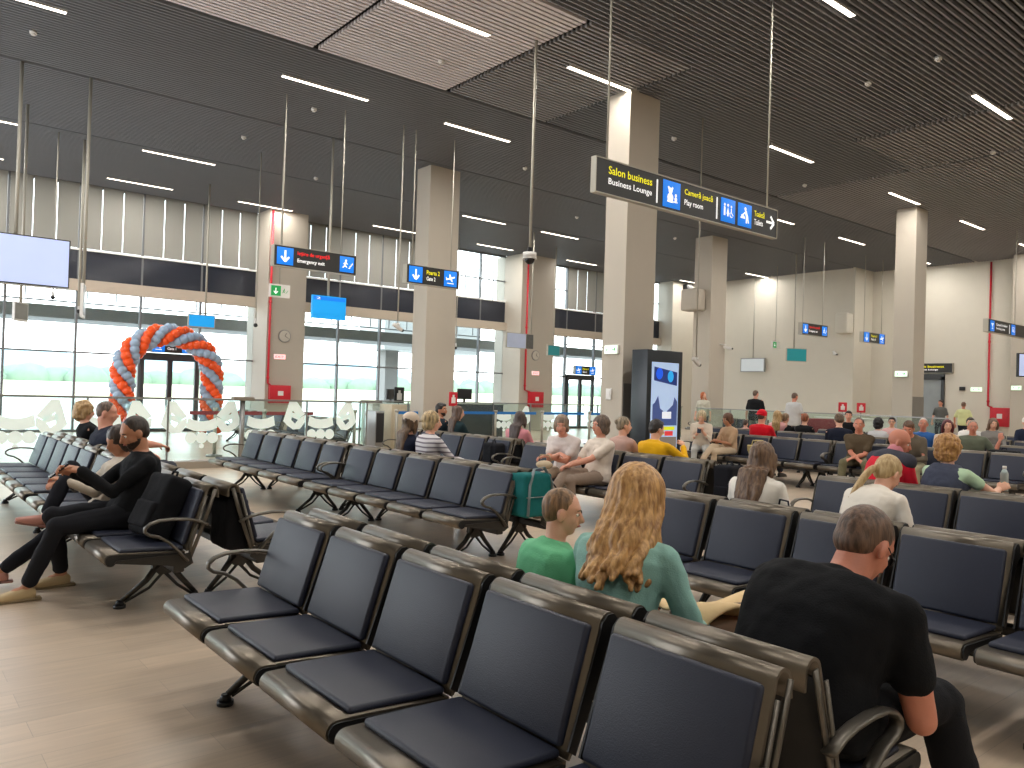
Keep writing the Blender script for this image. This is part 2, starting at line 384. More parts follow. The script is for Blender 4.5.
# jet bridge leg seen through the glass right of the left column
t = tag(empty('jet_bridge', (21.5, 33, 0)), 'grey boarding bridge support seen through the glass right of the left column', 'boarding bridge')
b = MB(); b.box(-2.4, -1.7, -.3, .3, -.1, 3.4, Matrix.Shear('XY', 4, (0, 0))); b.build('leg', M_GREYCLAD, t)
b = MB(); b.cyl((.4, 0, 0), .45, -.1, 3.4); b.build('leg', mat('bridge_leg_grey', (120, 128, 134), .5), t)
b = MB(); b.box(-3, 2.4, -1.2, 1.2, 3.3, 5.6); b.build('tunnel', mat('bridge_tunnel', (170, 172, 168), .5), t)
# ------------------------------------------------------------------ beam benches
M_PAN = mat('seat_metal', (116, 108, 97), .34, .8, .05, 40, stretch=(1, .15, 1))
M_CAP = mat('seat_end_cap', (14, 14, 15), .5)
M_PAD = mat('seat_pad_navy', (42, 46, 61), .44, 0, .05, 30, .15, 260, spec=.35)
M_LEG = mat('bench_leg_metal', (62, 60, 57), .4, .6, .04)
M_ARM = mat('armrest_metal', (100, 95, 87), .36, .7, .04)
PITCH = .605
def arc(cx, cz, r, a0, a1, n, rz=None):
    rz = r if rz is None else rz
    return [(cx + r * cos(radians(a0 + (a1 - a0) * i / n)), cz + rz * sin(radians(a0 + (a1 - a0) * i / n))) for i in range(n + 1)]
PAN = arc(.032, .392, .032, 300, 90, 12) + [(.07, .424), (.14, .422), (.30, .412), (.46, .402)]
BACK = [(.480, .408), (.492, .432), (.525, .55), (.562, .67), (.597, .775)] + arc(.635, .782, .036, 165, -5, 12, .040)[1:] + [(.673, .742)]
def make_bench(n):
    r = empty('beam_bench')
    hw = n * PITCH / 2
    for k in range(n):
        y0 = -hw + k * PITCH + .030; y1 = y0 + PITCH - .060
        b = MB(); b.sheet(PAN, y0, y1, .012); b.box(.455, .47, y0, y1, .393, .411)
        pan = b.build('seat', M_PAN, r)
        for ya in (y0 - .010, y1 + .002):
            b = MB(); b.prism(arc(.032, .392, .033, 330, 90, 8) + [(.09, .422), (.46, .404), (.46, .385), (.09, .385)], ya, ya + .008)
            b.build('end_cap', M_CAP, pan)
        b = MB(); Mt = Matrix.Rotation(radians(1.8), 4, 'Y'); b.rbox(.070, .452, y0 + .016, y1 - .016, .424, .452, .013, Matrix.Translation((0, 0, .004)) @ Mt)
        b.build('seat_pad', M_PAD, pan)
        b = MB(); b.sheet(BACK, y0, y1, .010)
        bk = b.build('backrest', M_PAN, r)
        b = MB(); b.sheet([(.490, .41), (.502, .432), (.535, .55), (.572, .67), (.603, .765)], y0 + .004, y1 - .004, .006); b.build('back_shell', M_CAP, bk)
        for s_, ya in ((-1, y0 - .010), (1, y1 + .002)):
            if (s_ < 0 and k == 0) or (s_ > 0 and k == n - 1): continue
            b = MB(); b.prism([(.47, .44), (.592, .77), (.60, .80), (.625, .822), (.65, .822), (.672, .80), (.676, .745), (.655, .74), (.63, .72), (.50, .42)], ya, ya + .008)
            b.build('end_cap', M_CAP, bk)
        ang = atan2(.775 - .44, .594 - .487)
        b = MB(); Mx = Matrix.Translation((.480, 0, .440)) @ Matrix.Rotation(-ang, 4, 'Y')
        b.rbox(.0, .366, y0 + .016, y1 - .016, .002, .032, .014, Mx)
        b.build('backrest_pad', M_PAD, bk)
    for k in range(n + 1):
        y = -hw + k * PITCH; e = k in (0, n)
        y_ = y + (.018 if k == 0 else (-.018 if k == n else 0))
        b = MB()
        b.prism([(.05, .375), (.36, .33), (.47, .30), (.52, .33), (.50, .40), (.46, .395), (.06, .392)] if e else [(.22, .40), (.46, .39), (.50, .34), (.44, .29), (.32, .30)], y_ - .005, y_ + .005)
        b.build('bracket', M_LEG, r)
        if e:
            b = MB(); b.tube([(.49, y_, .34), (.55, y_, .50), (.605, y_, .66), (.648, y_, .80)], .01, 6, flat=(.005, .014)); b.tube([(.50, y_, .40), (.50, y_, .44), (.592, y_, .76)], .01, 6, flat=(.005, .011))
            b.build('side_frame', M_ARM, r)
    b = MB(); b.rbox(.40, .47, -hw + .02, hw - .02, .275, .335, .012); b.build('beam', M_LEG, r)
    for s in (-1, 1):
        y = s * (hw - .002)
        p = [(.60, .575), (.54, .603), (.47, .618), (.38, .625), (.30, .622), (.245, .605), (.215, .58), (.215, .556), (.24, .535), (.30, .518), (.36, .48), (.42, .42), (.48, .35)]
        q = []
        for i in range(len(p) - 1):
            for t in (0, .5): q.append((p[i][0] * (1 - t) + p[i + 1][0] * t, y, p[i][1] * (1 - t) + p[i + 1][1] * t))
        q.append((p[-1][0], y, p[-1][1]))
        b = MB(); b.tube(q, .02, 10, flat=(.023, .010)); b.build('armrest', M_ARM, r)
    for y in (-hw + .40, hw - .40):
        b = MB()
        b.prism([(.38, .34), (.50, .34), (.52, .24), (.49, .20), (.42, .19), (.37, .24)], y - .02, y + .02)
        b.tube([(.42, y, .27), (.34, y, .16), (.19, y, .045)], [.026, .020, .016], 8)
        b.tube([(.45, y, .21), (.36, y, .11), (.21, y, .035)], [.012, .010, .010], 6)
        b.tube([(.48, y, .27), (.56, y, .16), (.66, y, .045)], [.026, .020, .016], 8)
        b.tube([(.45, y, .21), (.54, y, .11), (.64, y, .035)], [.012, .010, .010], 6)
        lg = b.build('leg', M_LEG, r)
        for fx in (.18, .66):
            b = MB(); b.cyl((fx, y, 0), .038, .0, .02, 16); b.cyl((fx, y, 0), .030, .02, .05, 16, .018); b.build('foot', M_BLACK, lg)
    return r
protos = {}
benches = {}
def bench(n, xc, y0, face, label, rot=0.):
    "row centre line xc, near end y0, n seats, face -1 looks to -x, +1 to +x; back edges stop just short of the centre line"
    if n not in protos: protos[n] = make_bench(n); o = protos[n]
    else: o = copy_tree(protos[n])
    if face < 0: o.location = (xc - .022 - .684, y0 + n * PITCH / 2, 0); o.rotation_euler.z = rot
    else: o.location = (xc + .022 + .684, y0 + n * PITCH / 2, 0); o.rotation_euler.z = pi + rot
    tag(o, label, 'airport bench', 'five-seat beam benches in back-to-back rows')
    return o
X1, X2, X3, X5, X6, X7 = 1.885, 4.54, 7.12, 13.15, 15.78, 18.4
BL = [
 (5, X1, 1.065, -1, 'nearest bench, empty row of padded seats facing lower left in the foreground'),
 (5, X1, 1.065, 1, 'foreground bench carrying the boy, the woman in teal and the man in black'),
 (5, X1, 5.25, -1, 'bench on the left with the man in black and a black backpack'),
 (5, X1, 5.25, 1, 'bench backing onto the one of the man in the black sweater'),
 (5, X1, 8.4, -1, 'empty pale-lit bench at the far left edge, facing left'),
 (5, X1, 8.4, 1, 'bench at the far left that the couple seen from behind sits on'),
 (5, X2, 5.27, -1, 'empty middle bench with a teal bag hanging at its near end'),
 (5, X2, 5.27, 1, 'bench behind the empty middle one, where the woman in the striped top sits'),
 (5, X2, 8.38, -1, 'empty bench at left centre in front of the glass partition'),
 (5, X2, 8.38, 1, 'bench backing onto the empty one at left centre'),
 (5, X2, .81, -1, 'bench right behind the blonde woman in teal, running on behind the man in black'),
 (5, X2, .81, 1, 'bench carrying the long-haired woman and the woman with the pale ponytail'),
 (5, X2, -2.6, -1, 'bench at the right edge, next after the one behind the man in black'),
 (5, X3 + .25, 8.75, -1, 'bench with three empty seats showing left of the woman with folded hands'),
 (5, X3 + .25, 8.75, 1, 'bench the woman in the pink shirt sits on, seen from behind'),
 (5, X3, 5.2, -1, 'bench the two women in pale tops and long trousers sit on, centre'),
 (5, X3, 5.2, 1, 'bench carrying the person in the yellow sweater'),
 (5, X3 - .25, .80, -1, 'bench with empty seats beside the woman with the pale ponytail, at the right'),
 (5, X3 - .25, .80, 1, 'bench the bald man in the red jacket and the curly-haired woman sit on'),
 (5, X5, 7.05, -1, 'bench with the wicker bag on it, right of centre'),
 (5, X5, 7.05, 1, 'bench the man in the red cap sits on'),
 (5, X5, 4.0, -1, 'bench with the man in the olive T-shirt'),
 (5, X5, 4.0, 1, 'bench the youth in black hoodie sits on'),
 (5, X6, 8.6, -1, 'bench behind the red-capped man, facing left'),
 (5, X6, 8.6, 1, 'bench carrying the two people in black tops'),
 (5, X6, 4.9, -1, 'bench with the man in blue and the man in the grey-green T-shirt'),
 (5, X6, 4.9, 1, 'bench backing onto the one of the man in blue'),
 (5, X7, 4.2, -1, 'second bench from the back at the far right'),
 (5, X7, 7.3, -1, 'far bench in front of the glass rail at the right'),
 (5, X7 + 2.6, 5.2, -1, 'farthest bench at the right, by the cream wall'),
]
for q in BL: bench(*q)
# benches beyond the glass partition
for (x, y, f, lb) in ((7.9, 17.9, -1, 'bench beyond the glass partition below the red hose cabinet'), (8.0, 14.75, -1, 'bench just beyond the glass partition under the frosted stickers'),
                      (23.6, 15.0, -1, 'blue-grey bench behind the glass rail right of the standing red-haired woman'), (28.2, 12.2, -1, 'bench behind the glass rail near the man in grey')):
    bench(5, x, y, f, lb)
# ------------------------------------------------------------------ signs and hanging things
M_SIGN = mat('sign_black', (30, 29, 27), .35, 0, .03, emit=(30, 29, 27), estr=.25)
M_SBLUE = mat('sign_blue', (0, 112, 214), .4, 0, .02, emit=(0, 112, 214), estr=.75)
M_SYEL = mat('sign_yellow', (222, 214, 0), .4, var=0, emit=(222, 214, 0), estr=.7)
M_SWHT = mat('sign_white', (236, 236, 236), .4, var=0, emit=(236, 236, 236), estr=.7)
M_SRED = mat('sign_red', (226, 16, 24), .4, var=0, emit=(226, 16, 24), estr=.6)
M_CYAN = mat('sign_cyan', (8, 150, 226), .4, 0, .03, emit=(8, 150, 226), estr=.55)
M_TEAL = mat('board_teal', (32, 150, 160), .4, 0, .03)
M_EXITG = mat('exit_green', (20, 140, 70), .4, 0, .02, emit=(20, 140, 70), estr=.5)
M_EXITL = mat('exit_lamp_face', (225, 250, 225), .4, var=0, emit=(215, 250, 218), estr=1.0)
M_REDL = mat('red_lamp_face', (255, 190, 190), .4, var=0, emit=(255, 190, 190), estr=1.0)
DEPS = None
def text_obj(body, x, z, hgt, wid, m, parent, y=-.0, bold=0.0, rotz=0, name='lettering', align='l'):
    "letters standing in the local x-z plane facing -y, lower-left corner at (x, z), fitted to wid x hgt"
    cu = bpy.data.curves.new('t', 'FONT'); cu.body = body; cu.extrude = .0; cu.resolution_u = 3; cu.offset = bold
    o = bpy.data.objects.new('t', cu); COL.objects.link(o); bpy.context.view_layer.update()
    me = bpy.data.meshes.new_from_object(o.evaluated_get(bpy.context.evaluated_depsgraph_get()))
    bpy.data.objects.remove(o); me.name = name
    xs = [v.co.x for v in me.vertices]; ys = [v.co.y for v in me.vertices]
    sx = wid / (max(xs) - min(xs)); sy = hgt / (max(ys) - min(ys)); mx, my = min(xs), min(ys)
    for v in me.vertices: v.co = Vector((x + (v.co.x - mx) * sx, y, z + (v.co.y - my) * sy))
    me.materials.clear(); me.materials.append(m)
    r = bpy.data.objects.new(name, me); COL.objects.link(r); r.parent = parent
    return r
def icon(kind, x, z, s, y=-.0):
    "flat pictogram polygons in a box of side s, lower-left (x, z); returns MB"
    b = MB()
    def poly(pts): b.add([(x + p[0] * s, y, z + p[1] * s) for p in pts], [tuple(range(len(pts)))])
    def disc(cx, cz, r, n=14): poly([(cx + r * cos(2 * pi * k / n), cz + r * sin(2 * pi * k / n)) for k in range(n)])
    def bar(a, c, w_):
        d = Vector((c[0] - a[0], c[1] - a[1])).normalized(); q = Vector((-d.y, d.x)) * w_ / 2
        poly([(a[0] + q.x, a[1] + q.y), (c[0] + q.x, c[1] + q.y), (c[0] - q.x, c[1] - q.y), (a[0] - q.x, a[1] - q.y)])
    if kind == 'down': bar((.5, .88), (.5, .2), .13); bar((.5, .14), (.22, .46), .13); bar((.5, .14), (.78, .46), .13)
    if kind == 'right': bar((.05, .5), (.86, .5), .15); bar((.92, .5), (.52, .9), .17); bar((.92, .5), (.52, .1), .17)
    if kind == 'left': bar((.95, .5), (.14, .5), .15); bar((.08, .5), (.48, .9), .17); bar((.08, .5), (.48, .1), .17)
    if kind == 'toy':
        disc(.40, .66, .13); disc(.40, .36, .2); bar((.25, .82), (.33, .70), .1); bar((.55, .82), (.47, .70), .1); bar((.2, .2), (.62, .2), .08); disc(.76, .34, .09); disc(.76, .5, .07); bar((.66, .22), (.88, .22), .07)
    if kind == 'toilets':
        for cx in (.2, .47): disc(cx, .76, .07)
        bar((.2, .66), (.2, .24), .13); poly([(.47, .68), (.36, .34), (.58, .34)]); bar((.47, .36), (.47, .22), .1); disc(.74, .72, .06); bar((.74, .64), (.74, .44), .07); bar((.74, .44), (.9, .3), .06); b_ = [(.76 + .13 * cos(t), .34 + .13 * sin(t)) for t in [pi * (.75 + i * .12) for i in range(9)]]
        for i in range(8): bar(b_[i], b_[i + 1], .045)
    if kind == 'baby':
        disc(.52, .82, .09); bar((.55, .72), (.66, .45), .16); bar((.64, .48), (.62, .12), .1); bar((.70, .5), (.8, .14), .09); bar((.52, .66), (.3, .5), .07); bar((.12, .36), (.5, .36), .07); disc(.25, .46, .07); bar((.3, .44), (.46, .42), .08)
    if kind == 'run':
        disc(.42, .78, .08); bar((.4, .68), (.34, .42), .12); bar((.34, .44), (.5, .28), .08); bar((.34, .42), (.16, .24), .08); bar((.4, .64), (.56, .52), .06); bar((.38, .62), (.2, .52), .06)
        for k in range(3): bar((.62 + k * .1, .24 + k * .14), (.74 + k * .1, .24 + k * .14), .05); bar((.74 + k * .1, .24 + k * .14), (.74 + k * .1, .38 + k * .14), .05)
    if kind == 'plane':
        bar((.12, .42), (.88, .66), .11); poly([(.40, .54), (.58, .58), (.46, .86), (.38, .84)]); poly([(.44, .48), (.62, .54), (.70, .30), (.62, .28)]); poly([(.12, .42), (.22, .45), (.14, .62), (.08, .60)]); bar((.2, .16), (.8, .16), .06)
    if kind == 'smoke': bar((.2, .72), (.8, .72), .12); poly([(.3, .68), (.7, .68), (.55, .46), (.45, .46)]); bar((.5, .5), (.5, .24), .08); bar((.34, .2), (.66, .2), .07)
    return b
def sign(name, label, x0, x1, z0, z1, y, rods, items, th=.14, rot=0., cat='sign', group=None, housing=None, rodr=.012, both=True):
    "hanging sign whose face looks to -y (local); items: (kind, x-fraction0, x-fraction1, ...)"
    r = empty(name, ((x0 + x1) / 2, y, z0), rot)
    W = x1 - x0; Hh = z1 - z0; ox = -W / 2
    b = MB(); b.box(-W / 2, W / 2, .004, th, 0, Hh); b.build('housing', housing or M_SIGN, r)
    b = MB(); b.box(-W / 2 - .012, -W / 2, -.004, th + .004, -.012, Hh + .012); b.box(W / 2, W / 2 + .012, -.004, th + .004, -.012, Hh + .012)
    b.box(-W / 2, W / 2, -.004, th + .004, -.012, 0); b.box(-W / 2, W / 2, -.004, th + .004, Hh, Hh + .012); b.build('trim_frame', M_ROD if housing is None else housing, r)
    for fx in rods:
        b = MB(); b.cyl((ox + fx * W, th / 2, 0), rodr, Hh, H - z0, 8); b.cyl((ox + fx * W, th / 2, 0), rodr * 2.4, Hh, Hh + .02, 10); b.build('rod', M_ROD, r)
    for it in items:
        if it[0] == 'panel':
            a0, a1 = it[1], it[2]; s_ = (a1 - a0) * W
            zz = (Hh - s_) / 2; b = MB(); b.rbox(ox + a0 * W, ox + a1 * W, -.003, .004, zz, zz + s_, .0009); p_ = b.build('pictogram', M_SBLUE, r)
            i_ = icon(it[3], ox + a0 * W + s_ * .06, zz + s_ * .06, s_ * .88, -.005).build('symbol', M_SWHT, p_)
        elif it[0] == 'text': text_obj(it[5], ox + it[1] * W, it[3] * Hh, it[4] * Hh, (it[2] - it[1]) * W, it[6], r, -.0005, .012)
        elif it[0] == 'bar': b = MB(); b.box(ox + it[1] * W, ox + it[1] * W + .02, -.002, .004, Hh * .12, Hh * .86); b.build('divider', M_SWHT, r)
        elif it[0] == 'arrow': s_ = (it[2] - it[1]) * W; icon(it[3], ox + it[1] * W, (Hh - s_) / 2, s_, -.0005).build('symbol', M_SWHT, r)
    tag(r, label, cat, group)
    return r
SG = 'black hanging wayfinding signs'
sign('hanging_sign', 'large black hanging sign with yellow and white words and a right arrow', 6.16, 9.70, 3.74, 4.115, 6.15, (.055, .945),
     [('text', .055, .262, .60, .24, 'Salon business', M_SYEL), ('text', .055, .262, .24, .24, 'Business Lounge', M_SWHT), ('bar', .285),
      ('panel', .318, .408, 'toy'), ('text', .432, .590, .58, .26, 'Cameră joacă', M_SYEL), ('text', .432, .535, .24, .24, 'Play room', M_SWHT), ('bar', .613),
      ('panel', .640, .725, 'toilets'), ('panel', .744, .829, 'baby'), ('text', .848, .915, .58, .22, 'Toaletă', M_SYEL), ('text', .848, .905, .28, .20, 'Toilets', M_SWHT), ('arrow', .925, .985, 'right')], th=.07, group=SG)
sign('hanging_sign', 'black hanging sign with a down arrow and red emergency exit lettering, left of centre', 5.88, 7.58, 3.74, 4.12, 14.25, (.1, .82),
     [('panel', .03, .22, 'down'), ('text', .27, .66, .58, .26, 'Ieșire de urgență', M_SRED), ('text', .27, .60, .22, .24, 'Emergency exit', M_SWHT), ('panel', .79, .97, 'run')], group=SG)
sign('hanging_sign', 'black hanging gate sign with down arrow and aeroplane, in front of the left column', 8.77, 10.1, 3.74, 4.12, 14.25, (.12, .87),
     [('panel', .04, .29, 'down'), ('text', .37, .62, .58, .24, 'Poarta 2', M_SYEL), ('text', .37, .54, .24, .22, 'Gate 2', M_SWHT), ('panel', .71, .96, 'plane')], group=SG)
sign('hanging_sign', 'small distant hanging sign with red emergency exit lettering on the right', 24.15, 25.78, 3.74, 4.12, 14.25, (.08, .86),
     [('panel', .03, .22, 'down'), ('text', .27, .68, .56, .26, 'Ieșire de urgență', M_SRED), ('text', .27, .60, .22, .24, 'Emergency exit', M_SWHT), ('panel', .78, .97, 'run')], group=SG)
sign('hanging_sign', 'small distant hanging gate sign beside the right-hand column', 28.6, 30.3, 3.78, 4.14, 14.4, (.1, .9),
     [('panel', .04, .26, 'down'), ('text', .36, .62, .58, .24, 'Poarta 3', M_SYEL), ('text', .36, .56, .24, .22, 'Gate 3', M_SWHT), ('panel', .74, .96, 'plane')], group=SG)
sign('hanging_sign', 'hanging smoking room sign cut off by the right edge of the picture', 25.25, 30.0, 3.70, 4.06, 9.0, (.48, .95),
     [('panel', .03, .095, 'smoke'), ('text', .125, .31, .58, .22, 'Cameră fumători', M_SWHT), ('text', .125, .27, .24, .22, 'Smoking zone', M_SWHT), ('bar', .345), ('panel', .38, .445, 'toilets')], group=SG)
# lounge sign above the doorway, on the right wall (faces -x)
r = sign('wall_sign', 'black sign with yellow lounge lettering above the dark doorway', 0, 1.55, 2.78, 3.14, 0, (), [('text', .12, .80, .54, .26, 'Salon business', M_SYEL), ('text', .12, .66, .2, .22, 'Business Lounge', M_SWHT)], th=.12, rot=-pi / 2)
r.location = (XR - .125, 13.62, 2.78)

# blue and teal boards hanging edge-on or backs
def board(label, x0, x1, z0, z1, y, m, rodx, rot=0., digits=None, th=.06, name='hanging_board', strip=None):
    r = empty(name, ((x0 + x1) / 2, y, z0), rot); W = x1 - x0; Hh = z1 - z0
    b = MB(); b.box(-W / 2, W / 2, 0, th, 0, Hh); b.build('panel', m, r)
    b = MB()
    for (a0, a1, c0, c1) in ((-W / 2 - .012, W / 2 + .012, -.012, .01), (-W / 2 - .012, W / 2 + .012, Hh - .01, Hh + .012), (-W / 2 - .012, -W / 2 + .008, 0, Hh), (W / 2 - .008, W / 2 + .012, 0, Hh)): b.box(a0, a1, -.004, th + .004, c0, c1)
    b.build('edge_frame', m if strip else M_ROD, r)
    if strip:
        b = MB(); b.box(-W / 2 + .01, W / 2 - .01, -.006, -.001, Hh * .82, Hh - .01); b.build('header_strip', M_SBLUE, r)
        text_obj(digits, -W / 2 + .08, Hh * .85, Hh * .1, W * .12, M_SWHT, r, -.008)
    for q in rodx: b = MB(); b.cyl((q, th / 2, 0), .026, Hh, H - z0, 10); b.build('rod', M_ROD, r)
    return tag(r, label, 'board')
board('bright blue hanging gate screen below the emergency exit sign', 7.55, 8.33, 3.0, 3.48, 16.1, M_CYAN, (-.02,), digits='2', strip=1)
board('small bright blue screen hanging over the balloon arch', 6.85, 7.55, 3.03, 3.36, 22.3, M_CYAN, (.1,))
board('teal board hanging low in front of the cream wall at right', 26.55, 27.35, 2.98, 3.45, 16.1, M_TEAL, (-.1,), rot=-.5)
board('teal board hanging near the window left of the central column', 19.7, 20.45, 2.92, 3.3, 22.0, M_TEAL, (.0,), rot=.2)
# exit lamp on rod
r = empty('exit_lamp', (6.7, 15.88, 3.33)); b = MB(); b.box(-.22, .22, 0, .06, 0, .27); b.build('housing', M_WHITE, r)
b = MB(); b.box(-.19, .02, -.004, 0, .03, .24); b.build('green_field', M_EXITG, r); icon('down', -.17, .05, .16, -.006).build('symbol', M_SWHT, r); icon('run', .03, .06, .15, -.006).build('symbol', M_EXITG, r)
b = MB(); b.cyl((0, .03, 0), .012, .27, 3.67, 8); b.build('rod', M_ROD, r); tag(r, 'green and white exit lamp hanging on a thin rod beside the red pipe', 'exit lamp')

# big advertising screen at the left edge, two rods
M_SCR = mat('screen_pale_blue', (176, 190, 226), .3, 0, .06, 1.5, emit=(176, 190, 226), estr=.55)
r = empty('hanging_screen', (1.5, 16.1, 3.12)); b = MB(); b.box(-1.2, 1.34, .0, .12, 0, .86); b.build('housing', M_BLACK, r)
b = MB(); b.box(-1.18, 1.32, -.006, 0, .02, .84); b.build('screen', M_SCR, r)
b = MB(); b.box(-.6, .22, -.009, -.006, .62, .68); b.build('orange_stroke', mat('orange_print', (226, 120, 80), .4, emit=(226, 120, 80), estr=.5), r)
b = MB(); b.ball((0, -.008, .5), (.2, .002, .12)); b.build('blue_blob', mat('blue_print', (90, 130, 214), .4, emit=(90, 130, 214), estr=.5), r)
for q in (-.6, .5): b = MB(); b.cyl((q, .06, 0), .03, .86, H - 3.12, 10); b.build('rod', M_ROD, r)
tag(r, 'large pale blue screen hanging on rods at the left edge', 'screen')
# small screens / boards hanging edge on at the left
for (x, y, z0, z1, w_, rot, lb) in ((3.10, 16.12, 2.62, 3.22, .5, 1.3, 'tilted thin screen hanging from a thick rod right of the big pale screen'), (2.45, 18.6, 2.62, 3.0, .42, .85, 'small screen peeping out under the big pale screen'),):
    r = empty('hanging_screen', (x, y, z0), rot); b = MB(); b.box(-w_ / 2, w_ / 2, 0, .05, 0, z1 - z0); b.build('housing', M_WHITE, r)
    b = MB(); b.box(-w_ / 2 + .02, w_ / 2 - .02, -.004, 0, .04, z1 - z0 - .02); b.build('screen', mat('screen_grey', (140, 142, 138), .3, 0, .4, 4), r)
    b = MB(); b.cyl((0, .025, 0), .03, z1 - z0, H - z0, 10); b.build('rod', M_ROD, r); tag(r, lb, 'screen')
# plain rods with cameras / speakers
M_CAMW = mat('camera_white', (214, 212, 208), .4)
def rod_camera(label, x, y, z, kind='bullet', top=H, rr=.014):
    r = empty('ceiling_camera', (x, y, z)); b = MB(); b.cyl((0, 0, 0), rr, .12, top - z, 10); b.build('rod', M_ROD, r)
    if kind == 'dome':
        b = MB(); b.cyl((0, 0, 0), .04, .10, .18, 16); b.build('mount', M_BLACK, r)
        b = MB(); b.cyl((0, 0, 0), .105, .02, .10, 24); b.cyl((0, 0, 0), .11, .0, .02, 24); b.build('housing', M_CAMW, r)
        b = MB(); b.ball((0, 0, .0), (.082, .082, .085), seg=20, rings=12); b.build('dome', mat('dome_black', (14, 14, 16), .08), r)
    elif kind == 'bullet':
        b = MB(); M_ = Matrix.Translation((0, 0, .06)) @ Matrix.Rotation(.5, 4, 'Y'); b.rbox(-.12, .12, -.035, .035, -.035, .035, .012, M_); b.build('housing', M_CAMW, r)
        b = MB(); b.ball((.12, 0, -.0), .034); b.build('lens', M_BLACK, r)
        b = MB(); b.cyl((0, 0, 0), .045, .1, .14, 12); b.build('mount', M_CAMW, r)
    else:
        b = MB(); b.cyl((0, 0, 0), .03, .02, .16, 12, .02); b.build('mount', M_CAMW, r); b = MB(); b.ball((0, 0, 0), (.05, .05, .05)); b.build('lens', M_BLACK, r)
    return tag(r, label, 'camera')
rod_camera('dome camera with black bowl hanging on a long rod in the middle', 7.98, 9.37, 3.58, 'dome', rr=.022)
rod_camera('bullet camera hanging on a rod left of the left column', 8.59, 14.26, 2.72)
rod_camera('bullet camera hanging on a rod right of the central column', 12.62, 9.7, 2.15)
rod_camera('bullet camera hanging at the far left among the rods', 3.25, 20.2, 3.3, 'small')
rod_camera('small camera on a rod in front of the left edge of the window pier', 7.19, 18.4, 2.9, 'small')
rod_camera('small camera on a thin rod just right of the left column', 16.2, 22.9, 3.0, 'small')
rod_camera('small camera hanging over the blinds above the balloon arch', 3.81, 20.4, 3.05, 'small', rr=.03)
# screens near the second pier
r = empty('hanging_screen', (17.15, 20.5, 2.98)); b = MB(); b.box(-.6, .6, 0, .06, 0, .52); b.build('housing', M_ROD, r)
b = MB(); b.box(-.57, .25, -.004, 0, .02, .5); b.build('screen', mat('screen_lilac', (168, 176, 196), .3, 0, .25, 2, emit=(168, 176, 196), estr=.3), r)
b = MB(); b.box(.27, .58, -.004, 0, .02, .5); b.build('side_panel', mat('screen_dark_print', (96, 96, 94), .4, 0, .5, 9), r)
b = MB(); b.cyl((.5, .03, 0), .02, .52, H - 2.98, 8); b.build('rod', M_ROD, r); tag(r, 'lilac screen with a patterned side panel hanging before the second window pier', 'screen')
r = empty('hanging_screen', (13.9, 12.25, 2.6), .9); b = MB(); b.box(-.45, .45, 0, .07, 0, .55); b.build('housing', M_BLACK, r)
b = MB(); b.box(-.42, .42, -.004, 0, .03, .52); b.build('screen', M_SCR, r); b = MB(); b.cyl((0, .035, 0), .02, .55, H - 2.6, 8); b.build('rod', M_ROD, r)
tag(r, 'screen hanging edge-on just above the black display totem', 'screen')
r = empty('hanging_screen', (31.0, 20.7, 2.75), -pi / 2); b = MB(); b.box(-.62, .62, 0, .08, 0, .62); b.build('housing', M_STEEL, r)
b = MB(); b.box(-.58, .58, -.004, 0, .04, .58); b.build('screen', mat('screen_wall_tv', (198, 204, 208), .25, 0, .08, 2, emit=(198, 204, 208), estr=.25), r); b = MB(); b.cyl((0, .04, 0), .02, .62, H - 2.75, 8); b.build('rod', M_ROD, r)
tag(r, 'small pale screen in front of the far cream wall', 'screen')
r = empty('hanging_screen', (25.05, 7.85, 2.36), -.6); b = MB(); b.box(-.35, .45, 0, .08, 0, .66); b.build('housing', M_BLACK, r)
b = MB(); b.box(-.32, .42, -.004, 0, .03, .63); b.build('screen', M_SCR, r); b = MB(); b.cyl((0, .04, 0), .02, .66, H - 2.36, 8); b.build('rod', M_ROD, r)
tag(r, 'pale blue screen cut by the right edge below the smoking sign', 'screen')

# wall-mounted things
def cabinet(label, loc, rot, w_, hh, pipe_dx, pipe_top):
    r = empty('hose_cabinet', loc, rot); b = MB(); b.rbox(-w_ / 2, w_ / 2, -.16, 0, 0, hh, .008); b.build('body', M_RED, r)
    b = MB(); b.rbox(-w_ / 2 + .03, w_ / 2 - .03, -.172, -.16, .03, hh - .03, .004); d = b.build('door', M_RED, r)
    b = MB(); b.box(-.09, .09, -.176, -.172, hh * .42, hh * .68); b.build('symbol', M_WHITE, d)
    b = MB(); b.tube([(w_ / 2 - .07, -.172, hh * .5), (w_ / 2 - .07, -.19, hh * .52), (w_ / 2 - .07, -.172, hh * .54)], .008); b.build('latch', M_BLACK, d)
    b = MB(); b.tube([(-w_ / 2 + .04, -.05, hh), (pipe_dx, -.05, hh + .06), (pipe_dx, -.05, pipe_top - loc[2])], .035, 10); b.cyl((pipe_dx, -.05, 0), .05, hh + .2, hh + .26, 12); b.cyl((pipe_dx, -.05, 0), .05, pipe_top * .45, pipe_top * .45 + .06, 12)
    b.build('pipe', M_RED, r)
    return tag(r, label, 'fire hose cabinet')
cabinet('red fire hose cabinet with a red pipe on the pier right of the balloon arch', (10.17, 23.95, .93), 0, .68, .56, -.38, 6.95)
cabinet('red fire hose cabinet with a red pipe on the pier left of the central column', (20.87, 23.95, .92), 0, .72, .62, -.56, 6.95)
cabinet('red fire hose cabinet with a tall red pipe on the cream wall at right', (XR - .0, 11.15, .78), -pi / 2, .66, .70, -.44, 6.95)
